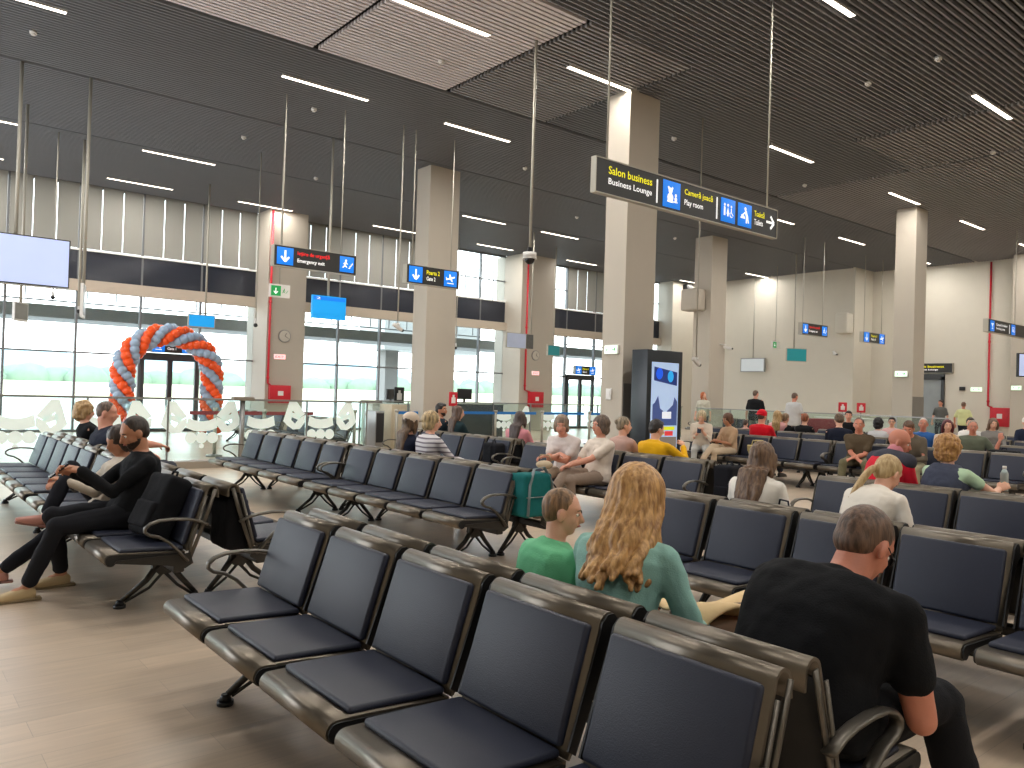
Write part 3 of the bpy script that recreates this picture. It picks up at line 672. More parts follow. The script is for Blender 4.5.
def wall_clock(label, x, z):
    r = empty('wall_clock', (x, 23.95, z)); b = MB(); b.cyl((0, 0, 0), .2, -.04, 0, 28, axis='y'); b.build('case', M_STEEL, r)
    b = MB(); b.cyl((0, 0, 0), .175, -.045, -.04, 28, axis='y'); b.build('face', mat('clock_face', (196, 190, 178), .5), r)
    b = MB(); b.tube([(0, -.05, 0), (.05, -.05, .09)], .008, 6); b.build('hour_hand', M_BLACK, r); b = MB(); b.tube([(0, -.05, 0), (.12, -.05, -.07)], .006, 6); b.build('minute_hand', M_BLACK, r)
    tag(r, label, 'clock')
wall_clock('round clock on the pier beside the left red pipe', 10.3, 3.05); wall_clock('round clock on the second window pier', 20.85, 3.0)
def lamp_sign(label, loc, rot, m, w_=.34, hh=.17):
    r = empty('exit_lamp', loc, rot); b = MB(); b.rbox(-w_ / 2, w_ / 2, -.05, 0, 0, hh, .01); b.build('housing', M_WHITE, r)
    b = MB(); b.box(-w_ / 2 + .015, w_ / 2 - .015, -.054, -.05, .015, hh - .015); b.build('lamp_face', m, r)
    if m is M_EXITL: icon('run', -.14, .02, .13, -.056).build('symbol', M_EXITG, r); icon('right', .02, .04, .1, -.056).build('symbol', M_EXITG, r)
    else:
        text_obj('EXIT', -w_ * .35, hh * .3, hh * .4, w_ * .7, M_SRED, r, -.056)
    return tag(r, label, 'exit lamp')
lamp_sign('lit green exit lamp on the central column', (10.5, 9.93, 2.24), -pi / 2, M_EXITL)
lamp_sign('lit exit lamp on the right-hand column', (22.5, 10.2, 2.26), -pi / 2, M_EXITL, .36)
lamp_sign('lit exit lamp on the wall corner right of the hose pipe', (31.9, 10.4, 2.12), -pi / 2, M_EXITL)
lamp_sign('lit lamp on the cream wall left of the right hose pipe', (XR, 12.0, 2.06), -pi / 2, M_EXITL, .42)
lamp_sign('pinkish lit lamp below the clock on the pier by the balloon arch', (10.15, 23.95, 2.3), 0, M_REDL, .4)
lamp_sign('pale lit lamp below the clock on the second pier', (20.85, 23.95, 2.2), 0, M_REDL, .4)
def small_box(name, label, cat, loc, rot, dims, m, extra=None):
    r = empty(name, loc, rot); w_, d_, h_ = dims; b = MB(); b.rbox(-w_ / 2, w_ / 2, -d_, 0, 0, h_, min(w_, d_, h_) * .15); b.build('housing', m, r)
    b = MB(); b.rbox(-w_ * .3, w_ * .3, -d_ - .006, -d_, h_ * .25, h_ * .75, .003); b.build('front_plate', M_STEEL if extra is None else extra, r); return tag(r, label, cat)
small_box('thermostat', 'small white box on the central column below the exit lamp', 'switch box', (10.5, 9.98, 1.42), -pi / 2, (.13, .03, .2), M_WHITE, M_WHITE)
small_box('wall_speaker', 'black loudspeaker high in the far corner of the cream wall', 'speaker', (30.5, 24.2, 6.42), 0, (.42, .3, .5), M_BLACK, M_BLACK)
small_box('air_duct_box', 'cream ventilation box standing out high on the far wall, left of the right column', 'ventilation box', (31.2, 16.4, 4.3), -pi / 2, (.55, .5, .85), M_WALL, M_WALL)
small_box('air_duct_box', 'cream boxed-in duct on the left side of the column behind the big sign', 'ventilation box', (22.05, 16.95, 4.45), -pi / 2, (.7, .5, .75), M_COLUMN, M_COLUMN)
small_box('wall_alarm', 'small dark alarm beacon on the cream wall by the right hose pipe', 'alarm', (XR, 12.5, 2.1), -pi / 2, (.2, .08, .14), M_BLACK, M_BLACK)
small_box('wall_panel', 'small grey service panel low on the cream wall at right', 'panel', (XR, 12.35, 1.25), -pi / 2, (.3, .04, .1), M_STEEL)
def wall_cam(label, loc, rot):
    r = empty('wall_camera', loc, rot); b = MB(); b.tube([(0, 0, 0), (0, -.18, .0), (0, -.22, -.03)], .02, 8); b.build('bracket', M_CAMW, r)
    b = MB(); b.rbox(-.05, .05, -.42, -.14, -.1, -.01, .015, Matrix.Rotation(.2, 4, 'X')); b.build('housing', M_CAMW, r); b = MB(); b.ball((0, -.43, -.14), .03); b.build('lens', M_BLACK, r); tag(r, label, 'camera')
wall_cam('bullet camera on the far cream wall under the ventilation box', (31.2, 17.0, 3.6), -pi / 2 + .9)
wall_cam('bullet camera on the column behind the big hanging sign', (22.6, 16.4, 3.35), .7)
# ceiling detectors
det = None
for i, (x, y) in enumerate([(1.95, 14.65), (6.42, 17.49), (6.78, 14.71), (7.33, 11.04), (12.4, 14.84), (13.17, 10.86), (13.2, 6.68), (13.02, 5.46), (18.39, 10.89), (9.12, 19.52), (18.7, 6.66), (17.01, 17.77), (21.57, 17.62)]):
    if det is None:
        det = empty('ceiling_detector'); b = MB(); b.cyl((0, 0, 0), .055, -.03, .02, 18); b.build('base', M_WHITE, det); b = MB(); b.cyl((0, 0, 0), .03, -.055, -.03, 14, .04); b.build('sensor', M_WHITE, det); o = det
    else: o = copy_tree(det)
    o.location = (x, y, H)
    names = ['at the top left corner', 'over the balloon arch', 'left of the emergency exit sign rods', 'inside the pale slat panel', 'between the left and central columns', 'right of the central column top', 'at top right, the left one of a close pair', 'at top right, the right one of a close pair', 'just right of the big sign end', 'between the window pier and the left column', 'beside the strip light at the right edge', 'in front of the central column at window side', 'behind the big sign, farthest back']
    tag(o, 'small white round ceiling detector ' + names[i], 'detector', 'ceiling detectors among the slats')

# ------------------------------------------------------------------ digital display totem in front of the central column
r = empty('display_totem', (10.86, 9.0, 0)); b = MB(); b.rbox(-.47, .47, 0, .36, 0, 2.31, .01); b.build('housing', mat('totem_black', (34, 40, 46), .3), r)
b = MB(); b.box(-.36, .36, -.006, 0, .34, 2.1); sc_ = b.build('screen', mat('totem_screen', (176, 196, 224), .2, 0, .12, 3, emit=(150, 176, 214), estr=.6), r)
E_ = lambda n_, c, s_=.6: mat(n_, c, .3, emit=c, estr=s_)
b = MB(); b.add([(-.30, -.008, 2.02), (.32, -.008, 1.94), (.32, -.008, 1.70), (-.30, -.008, 1.78)], [(0, 1, 2, 3)]); b.build('picture_band', E_('scr_navy', (34, 52, 112)), sc_)
b = MB(); b.ball((-.16, -.009, 1.9), (.09, .001, .1)); b.build('picture_disc', E_('scr_blue', (30, 90, 230)), sc_); b = MB(); b.ball((.14, -.009, 1.86), (.08, .001, .1)); b.build('picture_disc', E_('scr_cyan', (40, 160, 230)), sc_)
b = MB(); b.add([(-.32, -.008, 1.0), (.34, -.008, 1.0), (.34, -.008, 1.42), (.26, -.008, 1.5), (.22, -.008, 1.36), (.02, -.008, 1.22), (-.12, -.008, 1.3), (-.18, -.008, 1.52), (-.26, -.008, 1.4), (-.32, -.008, 1.36)], [tuple(range(10))]); b.build('picture_skyline', E_('scr_slate', (62, 78, 128)), sc_)
b = MB(); b.box(-.06, .18, -.010, -.008, 1.12, 1.24); b.build('picture_car', E_('scr_white', (220, 226, 236)), sc_)
b = MB(); b.box(-.3, .28, -.010, -.008, .92, .98); b.box(-.26, .0, -.010, -.008, .84, .9); b.build('yellow_line', E_('scr_yellow', (206, 214, 40)), sc_)
b = MB(); b.box(.02, .24, -.010, -.008, .82, .9); b.build('red_line', E_('scr_red', (204, 60, 60)), sc_)
b = MB(); b.box(-.34, .34, -.008, -.006, .36, .8); b.build('picture_hall', E_('scr_grey', (128, 120, 112), .35), sc_)
tag(r, 'tall black display totem with a bright picture in front of the central column', 'display')

# ------------------------------------------------------------------ glass partition
PY = 14.3
M_FROST = mat('frosted_film', (232, 246, 240), .5, 0, .02, emit=(232, 246, 240), estr=.18)  # film given a faint glow of its own, as if lit through
M_FROST2 = mat('frosted_film_grey', (176, 190, 188), .5, 0, .02)
rt = empty('glass_partition', (0, PY, 0)); b = MB(); b.box(-1.0, 12.4, -.16, .16, 0, .12); b.build('kerb', mat('kerb_stone', (150, 140, 126), .5), rt)
b = MB(); b.box(-1.0, 8.3, -.022, .022, 1.19, 1.225); b.build('handrail', M_STEEL, rt)
px = [-1.0, .3, 1.55, 2.85, 4.1, 5.4, 6.65, 7.95]
for i in range(len(px) - 1):
    b = MB(); b.box(px[i] + .02, px[i + 1] - .02, -.006, .006, .14, 1.19); b.build('pane', M_PART, rt)
for x in px: b = MB(); b.box(x - .015, x + .015, -.02, .02, .12, 1.19); b.build('post', M_STEEL, rt)
def decal_round(x, z):
    b = MB()
    def P_(pts): b.add([(x + p[0], -.010, z + p[1]) for p in pts], [tuple(range(len(pts)))])
    P_([(-.24, .42), (-.12, .37), (0, .355), (.12, .37), (.24, .42), (.27, .24), (.14, .19), (0, .175), (-.14, .19), (-.27, .24)])
    for cx, rr in ((-.19, .10), (0, .10), (.19, .10)): P_([(cx + rr * cos(t * pi / 10), .065 + rr * sin(t * pi / 10)) for t in range(20)])
    P_([(.045 * cos(t * pi / 8), -.08 + .045 * sin(t * pi / 8)) for t in range(16)])
    return b
def decal_tri(x, z, s=1):
    b = MB()
    def P_(pts): b.add([(x + s * p[0], -.010, z + p[1]) for p in pts], [tuple(range(len(pts)))])
    P_([(-.02, .50), (.10, .50), (.22, .10), (.14, .02), (.06, .12), (.04, .30)]); P_([(-.02, .50), (.04, .30), (-.10, .16), (-.22, .24)]); P_([(-.13, .21), (.06, .27), (.09, .19), (-.09, .12)]); P_([(-.22, .22), (-.10, .16), (-.02, .05), (-.12, -.05), (-.22, .08)]); P_([(-.02, .05), (.06, .12), (.14, .02), (.02, -.06), (-.12, -.05)])
    return b
dl = [(decal_round, 1.86, .50), (decal_tri, 2.35, .66, 1), (decal_round, 3.1, .50), (decal_tri, 3.62, .66, -1), (decal_tri, 4.2, .66, -1), (decal_round, 4.68, .46), (decal_tri, 5.15, .68, 1), (decal_round, 5.75, .50), (decal_tri, 6.4, .72, -1), (decal_round, 6.95, .5), (decal_tri, 7.5, .7, 1)]
for d in dl: d[0](*d[1:]).build('decal', M_FROST, rt)
tag(rt, 'long low glass partition with white frosted stickers across the left half', 'glass partition')
rt = empty('glass_partition', (9.6, 17.6, 0)); b = MB(); b.box(0, 12.6, -.02, .02, 1.16, 1.19); b.build('handrail', M_STEEL, rt)
for i in range(9):
    b = MB(); b.box(i * 1.4 + .02, i * 1.4 + 1.38, -.006, .006, .1, 1.16); b.build('pane', M_PART, rt); b = MB(); b.box(i * 1.4 - .015, i * 1.4 + .015, -.02, .02, 0, 1.16); b.build('post', M_STEEL, rt)
for d in [(decal_round, 4.6, .5), (decal_round, 6.3, .5), (decal_tri, 5.4, .6, 1), (decal_round, 8.2, .5), (decal_tri, 9.2, .6, -1)]: d[0](*d[1:]).build('decal', M_FROST, rt)
tag(rt, 'glass partition with round frosted stickers behind the seated women at centre', 'glass partition')
rt = empty('glass_partition', (20.9, 8.3, 0)); b = MB(); b.box(-.02, .02, 0, 7.7, 1.16, 1.19); b.build('handrail', M_STEEL, rt)
for i in range(6):
    b = MB(); b.box(-.006, .006, i * 1.28 + .02, i * 1.28 + 1.26, .1, 1.16); b.build('pane', M_PART, rt); b = MB(); b.box(-.02, .02, i * 1.28 - .015, i * 1.28 + .015, 0, 1.16); b.build('post', M_STEEL, rt)
tag(rt, 'clear glass rail in front of the cream wall at right', 'glass partition')

# sensor post, stanchions, desks, size-check signs
r = empty('reader_post', (5.3, 14.05, 0)); b = MB(); b.cyl((0, 0, 0), .045, .02, 1.2, 16); b.cyl((0, 0, 0), .11, 0, .02, 20); b.build('pole', M_STEEL, r)
b = MB(); b.rbox(-.19, .19, -.09, .06, 1.2, 1.27, .015); b.build('head', mat('taupe_plastic', (132, 122, 110), .5), r); tag(r, 'grey post with a T-shaped head standing before the glass partition', 'post')
M_BELT = mat('belt_blue', (22, 112, 190), .6, 0, .05)
def stanchion(label, x, y, dirs, belt=1.0, m=None):
    r = empty('belt_stanchion', (x, y, 0)); b = MB(); b.cyl((0, 0, 0), .16, 0, .03, 24); b.cyl((0, 0, 0), .16, .03, .05, 24, .05); b.build('base', M_STEEL, r)
    b = MB(); b.cyl((0, 0, 0), .035, .04, .98, 14); b.cyl((0, 0, 0), .05, .93, 1.0, 14); b.build('pole', M_ROD, r)
    for (dx, dy) in dirs:
        L_ = sqrt(dx * dx + dy * dy); M_ = Matrix.Rotation(atan2(dy, dx), 4, 'Z'); b = MB(); b.box(.04, L_ - .04, -.003, .003, .885, .955, M_); b.build('belt', m or M_BELT, r)
    return tag(r, label, 'stanchion', 'belt barrier posts at the gate')
stanchion('barrier post with blue belt in front of the dark gate desk', 13.35, 16.9, [(-1.3, 0), (1.5, 0)])
stanchion('barrier post with blue belt left of the left column, by the beige cabinet', 10.0, 16.5, [(1.45, 0)])
stanchion('barrier post with blue belt right of the dark gate desk', 15.05, 16.9, [(1.7, .0)])
stanchion('barrier post whose blue belt passes behind the two seated women', 16.95, 16.9, [(1.9, .0)])
stanchion('barrier post with red belt behind the glass partition', 6.3, 15.5, [(-1.5, 0), (1.1, 0)], m=mat('belt_red', (150, 40, 50), .6))
stanchion('grey barrier post beyond the glass partition right of the arch', 5.6, 16.3, [])
stanchion('grey barrier post beyond the glass partition, left of the beige cabinet', 8.6, 16.0, [])
def gate_desk(label, x, y, m, w_=1.6, hh=1.12, mon=True):
    r = empty('gate_desk', (x, y, 0)); b = MB(); b.rbox(-w_ / 2, w_ / 2, 0, .6, 0, hh, .015); b.build('body', m, r)
    b = MB(); b.rbox(-w_ / 2 - .03, w_ / 2 + .03, -.05, .65, hh, hh + .035, .01); b.build('counter_top', M_WHITE, r)
    b = MB(); b.box(-w_ / 2 + .15, w_ / 2 - .15, -.01, 0, .1, hh - .12); b.build('front_panel', m, r)
    return tag(r, label, 'desk')
gate_desk('dark grey gate desk behind the blue belt, left of the central column', 13.7, 18.0, mat('desk_dark', (66, 70, 80), .45))
gate_desk('white gate desk with monitor left of the left column', 11.6, 19.2, M_WHITE, 1.5, 1.05)
def monitor(label, x, y, z, rot):
    r = empty('desk_monitor', (x, y, z), rot); b = MB(); b.rbox(-.22, .22, -.02, .02, .1, .4, .008); b.build('panel', M_BLACK, r); b = MB(); b.box(-.03, .03, -.01, .03, .0, .15); b.box(-.1, .1, -.06, .08, 0, .015); b.build('stand', M_BLACK, r); tag(r, label, 'monitor')
monitor('black monitor on the white gate desk', 11.6, 19.5, 1.085, .5); monitor('black monitor seen right of the seated man with dark hair', 13.3, 18.3, 1.155, -.3)
r = empty('gate_cabinet', (10.35, 17.3, 0)); b = MB(); b.rbox(-.2, .25, -.3, .3, 0, 1.1, .02); b.build('body', mat('cabinet_beige', (196, 184, 158), .5), r); b = MB(); b.rbox(-.14, .19, -.312, -.3, .1, 1.0, .004); b.build('door', mat('cabinet_beige2', (204, 194, 170), .5), r); tag(r, 'beige upright cabinet behind the left bench row', 'cabinet')
r = empty('boarding_gate_reader', (9.6, 16.9, 0)); b = MB(); b.rbox(-.12, .12, -.3, .3, 0, .95, .02); b.build('body', M_STEEL, r); b = MB(); b.rbox(-.10, .10, -.312, -.3, .2, .9, .004); b.build('front_plate', M_BLACK, r); tag(r, 'steel boarding reader with black front left of the beige cabinet', 'ticket reader')
r = empty('boarding_gate_reader', (11.75, 17.2, 0)); b = MB(); b.rbox(-.14, .14, -.3, .3, 0, 1.0, .02); b.build('body', M_BLACK, r); b = MB(); b.box(-.12, .12, -.306, -.3, .78, .84); b.build('red_strip', M_SRED, r); tag(r, 'black boarding reader with a red light strip beside the cap-wearing woman', 'ticket reader')
def size_sign(label, x, y, z, m, hh=.42, w_=.3, rot=0):
    r = empty('baggage_size_sign', (x, y, 0), rot); b = MB(); b.cyl((0, 0, 0), .02, .02, z, 10); b.cyl((0, 0, 0), .18, 0, .02, 20); b.build('pole', M_STEEL, r)
    b = MB(); b.rbox(-w_ / 2, w_ / 2, -.03, 0, z, z + hh, .01); b.build('panel', m, r); b = MB(); b.rbox(-w_ * .25, w_ * .25, -.034, -.03, z + hh * .2, z + hh * .62, .002); b.rbox(-w_ * .12, w_ * .12, -.034, -.03, z + hh * .62, z + hh * .8, .002)
    b.build('symbol', M_WHITE, r); return tag(r, label, 'sign')
size_sign('black luggage-size sign standing left of the left column', 10.95, 18.0, 1.12, M_BLACK); size_sign('red luggage-size sign standing at the right foot of the left column', 11.1, 15.75, 1.12, M_RED, .34, .24)
size_sign('pinkish red luggage-size sign behind the glass rail, left one', 24.0, 12.7, 1.2, M_RED, .3, .26, -.8); size_sign('pinkish red luggage-size sign behind the glass rail, right one', 24.0, 12.1, 1.2, M_RED, .3, .26, -.8)
r = gate_desk('white curved counter behind the glass rail at right', 25.6, 13.0, M_WHITE, 2.6, .95); r.rotation_euler.z = -1.0
r = empty('trolley', (22.6, 12.9, 0), -.9); b = MB(); b.rbox(-.8, .8, -.25, .25, .55, .98, .03); b.build('load', mat('dark_red_fabric', (120, 30, 40), .7), r)
for q in (-.7, .7): b = MB(); b.tube([(q, 0, .0), (q, 0, .6)], .02); b.build('leg', M_BLACK, r)
tag(r, 'long dark red and black counter front behind the seated youth at right', 'counter')
# lettered blue gate sign over each door
for (x, lb, n_) in ((7.15, 'blue and black gate sign above the door inside the balloon arch', '1'), (24.35, 'small blue and black gate sign above the far glass door', '4')):
    r = sign('door_sign', lb, x - .62, x + .62, 2.36, 2.72, 24.6, (), [('panel', .02, .30, 'plane'), ('text', .36, .64, .56, .24, 'Poarta ' + n_, M_SYEL), ('text', .36, .56, .22, .22, 'Gate ' + n_, M_SWHT), ('panel', .70, .98, 'plane')], group=SG)
    b = MB()
    for q in (-.5, .5): b.box(q - .015, q + .015, .14, .42, .05, .09)
    b.build('bracket', M_STEEL, r)

# ------------------------------------------------------------------ balloon arch
M_ORANGE = mat('balloon_orange', (238, 84, 22), .25, 0, .04, 3); M_BLUEG = mat('balloon_blue_grey', (146, 168, 190), .25, 0, .04, 3)
ar = empty('balloon_arch', (6.7, 23.4, -.10))
random.seed(11)
n = 52; path = []
for i in range(n):
    t = i / (n - 1)
    L1 = 1.55; R_ = 1.2; total = 2 * L1 + pi * R_ * 1.0; s_ = t * total
    if s_ < L1: p = (-R_ - .0, .25 + s_); 
    elif s_ > total - L1: p = (R_, .25 + total - s_)
    else: a = pi - (s_ - L1) / R_; p = (R_ * cos(a), .25 + L1 + 1.12 * sin(a))
    path.append(p)
bl = []
for i, p in enumerate(path):
    q0 = path[max(0, i - 1)]; q1 = path[min(n - 1, i + 1)]; d = Vector((q1[0] - q0[0], 0, q1[1] - q0[1])).normalized(); nn = Vector((-d.z, 0, d.x))
    for k in range(4):
        a = 2 * pi * k / 4 + i * .55; out_ = (nn * cos(a) + Vector((0, 1, 0)) * sin(a)).normalized()
        bl.append((Vector((p[0], 0, p[1])) + out_ * .19, .132 + random.random() * .008, out_, k % 2))
bl.sort(key=lambda q: q[0].y); rest = MB()
for i, (c, rad, out_, col) in enumerate(bl):
    M_ = Vector((0, 0, 1)).rotation_difference(out_).to_matrix()
    b = MB() if i < 100 else rest; b.mi = 0 if i < 100 else col
    b.ball(c, (rad, rad, rad * 1.1), M_, 14, 9)
    if i < 100: b.build('balloon', (M_BLUEG if col else M_ORANGE), ar)
rest.build('balloon', [M_ORANGE, M_BLUEG], ar, kind='stuff')
tag(ar, 'arch of spiralling orange and grey-blue balloons around the gate door', 'balloon arch')
r = empty('balloon_figure', (5.55, 22.4, -.10)); b = MB(); b.ball((0, 0, .42), (.26, .2, .32), seg=18, rings=12); b.build('body', mat('balloon_red', (214, 70, 54), .25), r)
b = MB()
for k in range(5): a = pi / 2 + 2 * pi * k / 5; b.ball((.12 * cos(a), -.0, .86 + .12 * sin(a)), (.09, .06, .09))
b.build('star', mat('star_foil', (190, 214, 228), .2, .3), r); tag(r, 'red balloon with a pale star on top at the left foot of the arch', 'balloon')

r = empty('exit_lamp', (28.9, 18.2, 3.62)); b = MB(); b.box(-.26, .26, 0, .06, 0, .3); b.build('housing', M_WHITE, r)
b = MB(); b.box(-.22, .02, -.004, 0, .03, .27); b.build('green_field', M_EXITG, r); icon('down', -.2, .06, .18, -.006).build('symbol', M_SWHT, r)
b = MB(); b.cyl((0, .03, 0), .014, .3, H - 3.62, 8); b.build('rod', M_ROD, r); tag(r, 'small white exit lamp on a rod above the far pale screen', 'exit lamp')
# ------------------------------------------------------------------ people
from mathutils import noise as mnoise
import numpy as np
def hair_mat(name, c, c2=None, scale=60):
    if name in MATS: return MATS[name]
    m = mat(name, c, .45, 0, .0); n = m.node_tree.nodes; l = m.node_tree.links; p = n['Principled BSDF']
    tx = [q for q in n if q.type == 'TEX_COORD'][0]; mp = n.new('ShaderNodeMapping'); mp.inputs['Scale'].default_value = (1, 1, .18); l.new(tx.outputs['Object'], mp.inputs[0])
    ns = n.new('ShaderNodeTexNoise'); ns.inputs['Scale'].default_value = scale; ns.inputs['Detail'].default_value = 4; l.new(mp.outputs[0], ns.inputs[0])
    r = n.new('ShaderNodeValToRGB'); c2 = c2 or tuple(int(v * .6) for v in c)
    r.color_ramp.elements[0].position = .35; r.color_ramp.elements[1].position = .65; r.color_ramp.elements[0].color = lin(c2); r.color_ramp.elements[1].color = lin(c)
    l.new(ns.outputs['Fac'], r.inputs[0]); l.new(r.outputs[0], p.inputs['Base Color'])
    b = n.new('ShaderNodeBump'); b.inputs['Strength'].default_value = .5; b.inputs['Distance'].default_value = .01; l.new(ns.outputs['Fac'], b.inputs['Height']); l.new(b.outputs[0], p.inputs['Normal'])
    return m
def skin(name, c):
    m = mat('skin_' + name, c, .5, 0, .06, 9, .08, 120)
    m.node_tree.nodes['Principled BSDF'].inputs['Subsurface Weight'].default_value = 0.05
    return m
def cloth(c, var=.07): return mat('cloth_%d_%d_%d' % c, c, .9, 0, var, 9, .25, 180, spec=.2, sheen=.1 if sum(c) > 240 else 0)
SK = {'light': skin('light', (222, 170, 144)), 'pink': skin('pink', (214, 152, 128)), 'tan': skin('tan', (186, 130, 100)), 'red': skin('red', (200, 130, 106))}
M_EYEW = mat('eye_white', (226, 220, 214), .2, var=0); M_EYED = mat('eye_dark', (34, 24, 20), .15, var=0); M_LIP = mat('lips', (170, 92, 84), .5, var=.03)
M_PHONE = mat('phone_black', (22, 22, 26), .2)

def remesh(mb, voxel, smooth=4, nz=0., nscale=9., seed=0, aniso=(1, 1, 1), cut=None, adapt=0):
    me = bpy.data.meshes.new('tmp'); me.from_pydata(mb.v, [], mb.f)
    bm = bmesh.new(); bm.from_mesh(me); bmesh.ops.remove_doubles(bm, verts=bm.verts, dist=1e-5); bmesh.ops.recalc_face_normals(bm, faces=bm.faces); bm.to_mesh(me); bm.free()
    o = bpy.data.objects.new('tmp', me); COL.objects.link(o)
    md = o.modifiers.new('r', 'REMESH'); md.mode = 'VOXEL'; md.voxel_size = voxel; md.adaptivity = adapt
    if smooth: ms = o.modifiers.new('s', 'SMOOTH'); ms.factor = .5; ms.iterations = smooth
    dg = bpy.context.evaluated_depsgraph_get(); dg.update()
    out = bpy.data.meshes.new_from_object(o.evaluated_get(dg)); bpy.data.objects.remove(o); bpy.data.meshes.remove(me)
    if nz:
        nr = [v.normal.copy() for v in out.vertices]
        for v, n_ in zip(out.vertices, nr):
            p = Vector((v.co.x * aniso[0], v.co.y * aniso[1], v.co.z * aniso[2])) * nscale + Vector((seed * 3.1, 0, seed))
            v.co += n_ * (mnoise.noise(p) + .4 * mnoise.noise(p * 2.7)) * nz
    V = [v.co.copy() for v in out.vertices]; F = [tuple(p.vertices) for p in out.polygons]
    bpy.data.meshes.remove(out)
    return V, F
class Solid(MB):
    "union of rounded pieces that is later fused into one surface"
    def limb(s, pts, rs, seg=12):
        pts = [Vector(p) for p in pts]
        s.tube(pts, rs, seg)
        for p, r in zip(pts, rs): s.ball(p, r * .995, seg=seg, rings=8)
    def loft(s, rings, seg=20):
        "rings: (centre, side vector, front vector, half width, half depth)"
        vs = []
        for c, sd, fr, hw, hd in rings:
            for k in range(seg):
                t = 2 * pi * k / seg; ct, st = cos(t), sin(t); e = .82
                vs.append(c + sd * hw * (abs(ct) ** e) * (1 if ct >= 0 else -1) + fr * hd * (abs(st) ** e) * (1 if st >= 0 else -1))
        n = len(rings); fs = [(i * seg + k, i * seg + (k + 1) % seg, (i + 1) * seg + (k + 1) % seg, (i + 1) * seg + k) for i in range(n - 1) for k in range(seg)]
        fs += [tuple(range(seg - 1, -1, -1)), tuple((n - 1) * seg + k for k in range(seg))]
        s.add(vs, fs, True)
def obj_from(name, V, F, m, parent, extra=None):
    me = bpy.data.meshes.new(name); V = list(V); F = list(F)
    for (v2, f2) in (extra or []):
        b_ = len(V); V += v2; F += [tuple(i + b_ for i in f) for f in f2]
    me.from_pydata([tuple(v) for v in V], [], F); me.materials.append(m); me.polygons.foreach_set('use_smooth', [True] * len(F)); me.update()
    o = bpy.data.objects.new(name, me); COL.objects.link(o)
    if parent is not None: o.parent = parent
    return o
# hands: right hand, wrist at origin, fingers along +x, palm facing -z, thumb towards +y
def make_hand(curl, vox=.0042):
    s = Solid()
    s.loft([(Vector((-.02, 0, 0)), Vector((0, 1, 0)), Vector((0, 0, 1)), .024, .019), (Vector((.02, 0, 0)), Vector((0, 1, 0)), Vector((0, 0, 1)), .034, .016), (Vector((.06, 0, 0)), Vector((0, 1, 0)), Vector((0, 0, 1)), .041, .015), (Vector((.09, 0, 0)), Vector((0, 1, 0)), Vector((0, 0, 1)), .040, .012)], 14)
    for i, (y, L_, r) in enumerate(((.030, .072, .0088), (.010, .080, .009), (-.011, .075, .0088), (-.031, .060, .0078))):
        p = Vector((.086, y, 0)); a = -curl * (.35 + .06 * i); pts = [p - Vector((.02, 0, 0)), p]; sp_ = y * .35
        for k, f in enumerate((.44, .31, .25)):
            p = p + Vector((cos(a), sp_ * .4, sin(a))) * L_ * f; pts.append(p.copy()); a -= curl * (.75 if k == 0 else .6)
        s.limb(pts, [r * 1.1, r * 1.05, r, r * .93, r * .8], 8)
    c = curl * .4
    s.limb([(.012, .022, -.004), (.038, .048, -.012), (.064, .060 - c * .02, -.020 - c * .012), (.086, .060 - c * .03, -.030 - c * .025)], [.016, .0125, .0105, .0085], 8)
    return remesh(s, vox, 2)
HANDS = {}
def hand(curl, side, at, d, up, scale=1.):
    "placed hand: d = direction of fingers, up = back-of-hand normal; side 'R' or 'L'"
    k = round(curl, 1)
    if k not in HANDS: HANDS[k] = make_hand(k)
    V, F = HANDS[k]; d = d.normalized(); up = (up - d * up.dot(d)).normalized(); y = up.cross(d)
    out = []
    for v in V:
        yy = v.y if side == 'R' else -v.y
        out.append(at + (d * v.x + y * yy + up * v.z) * scale)
    return out, (F if side == 'R' else [tuple(reversed(f)) for f in F])
def two_bone(a, t, l1, l2, hint):
    d = t - a; L_ = d.length; mx = (l1 + l2) * .995
    if L_ > mx: t = a + d * (mx / L_); d = t - a; L_ = mx
    d.normalize(); c = (l1 * l1 - l2 * l2 + L_ * L_) / (2 * L_); h = sqrt(max(0, l1 * l1 - c * c))
    hn = hint - d * hint.dot(d); hn.normalize()
    return a + d * c + hn * h, t
def Rz(a): return Matrix.Rotation(a, 3, 'Z')
def Ry(a): return Matrix.Rotation(a, 3, 'Y')
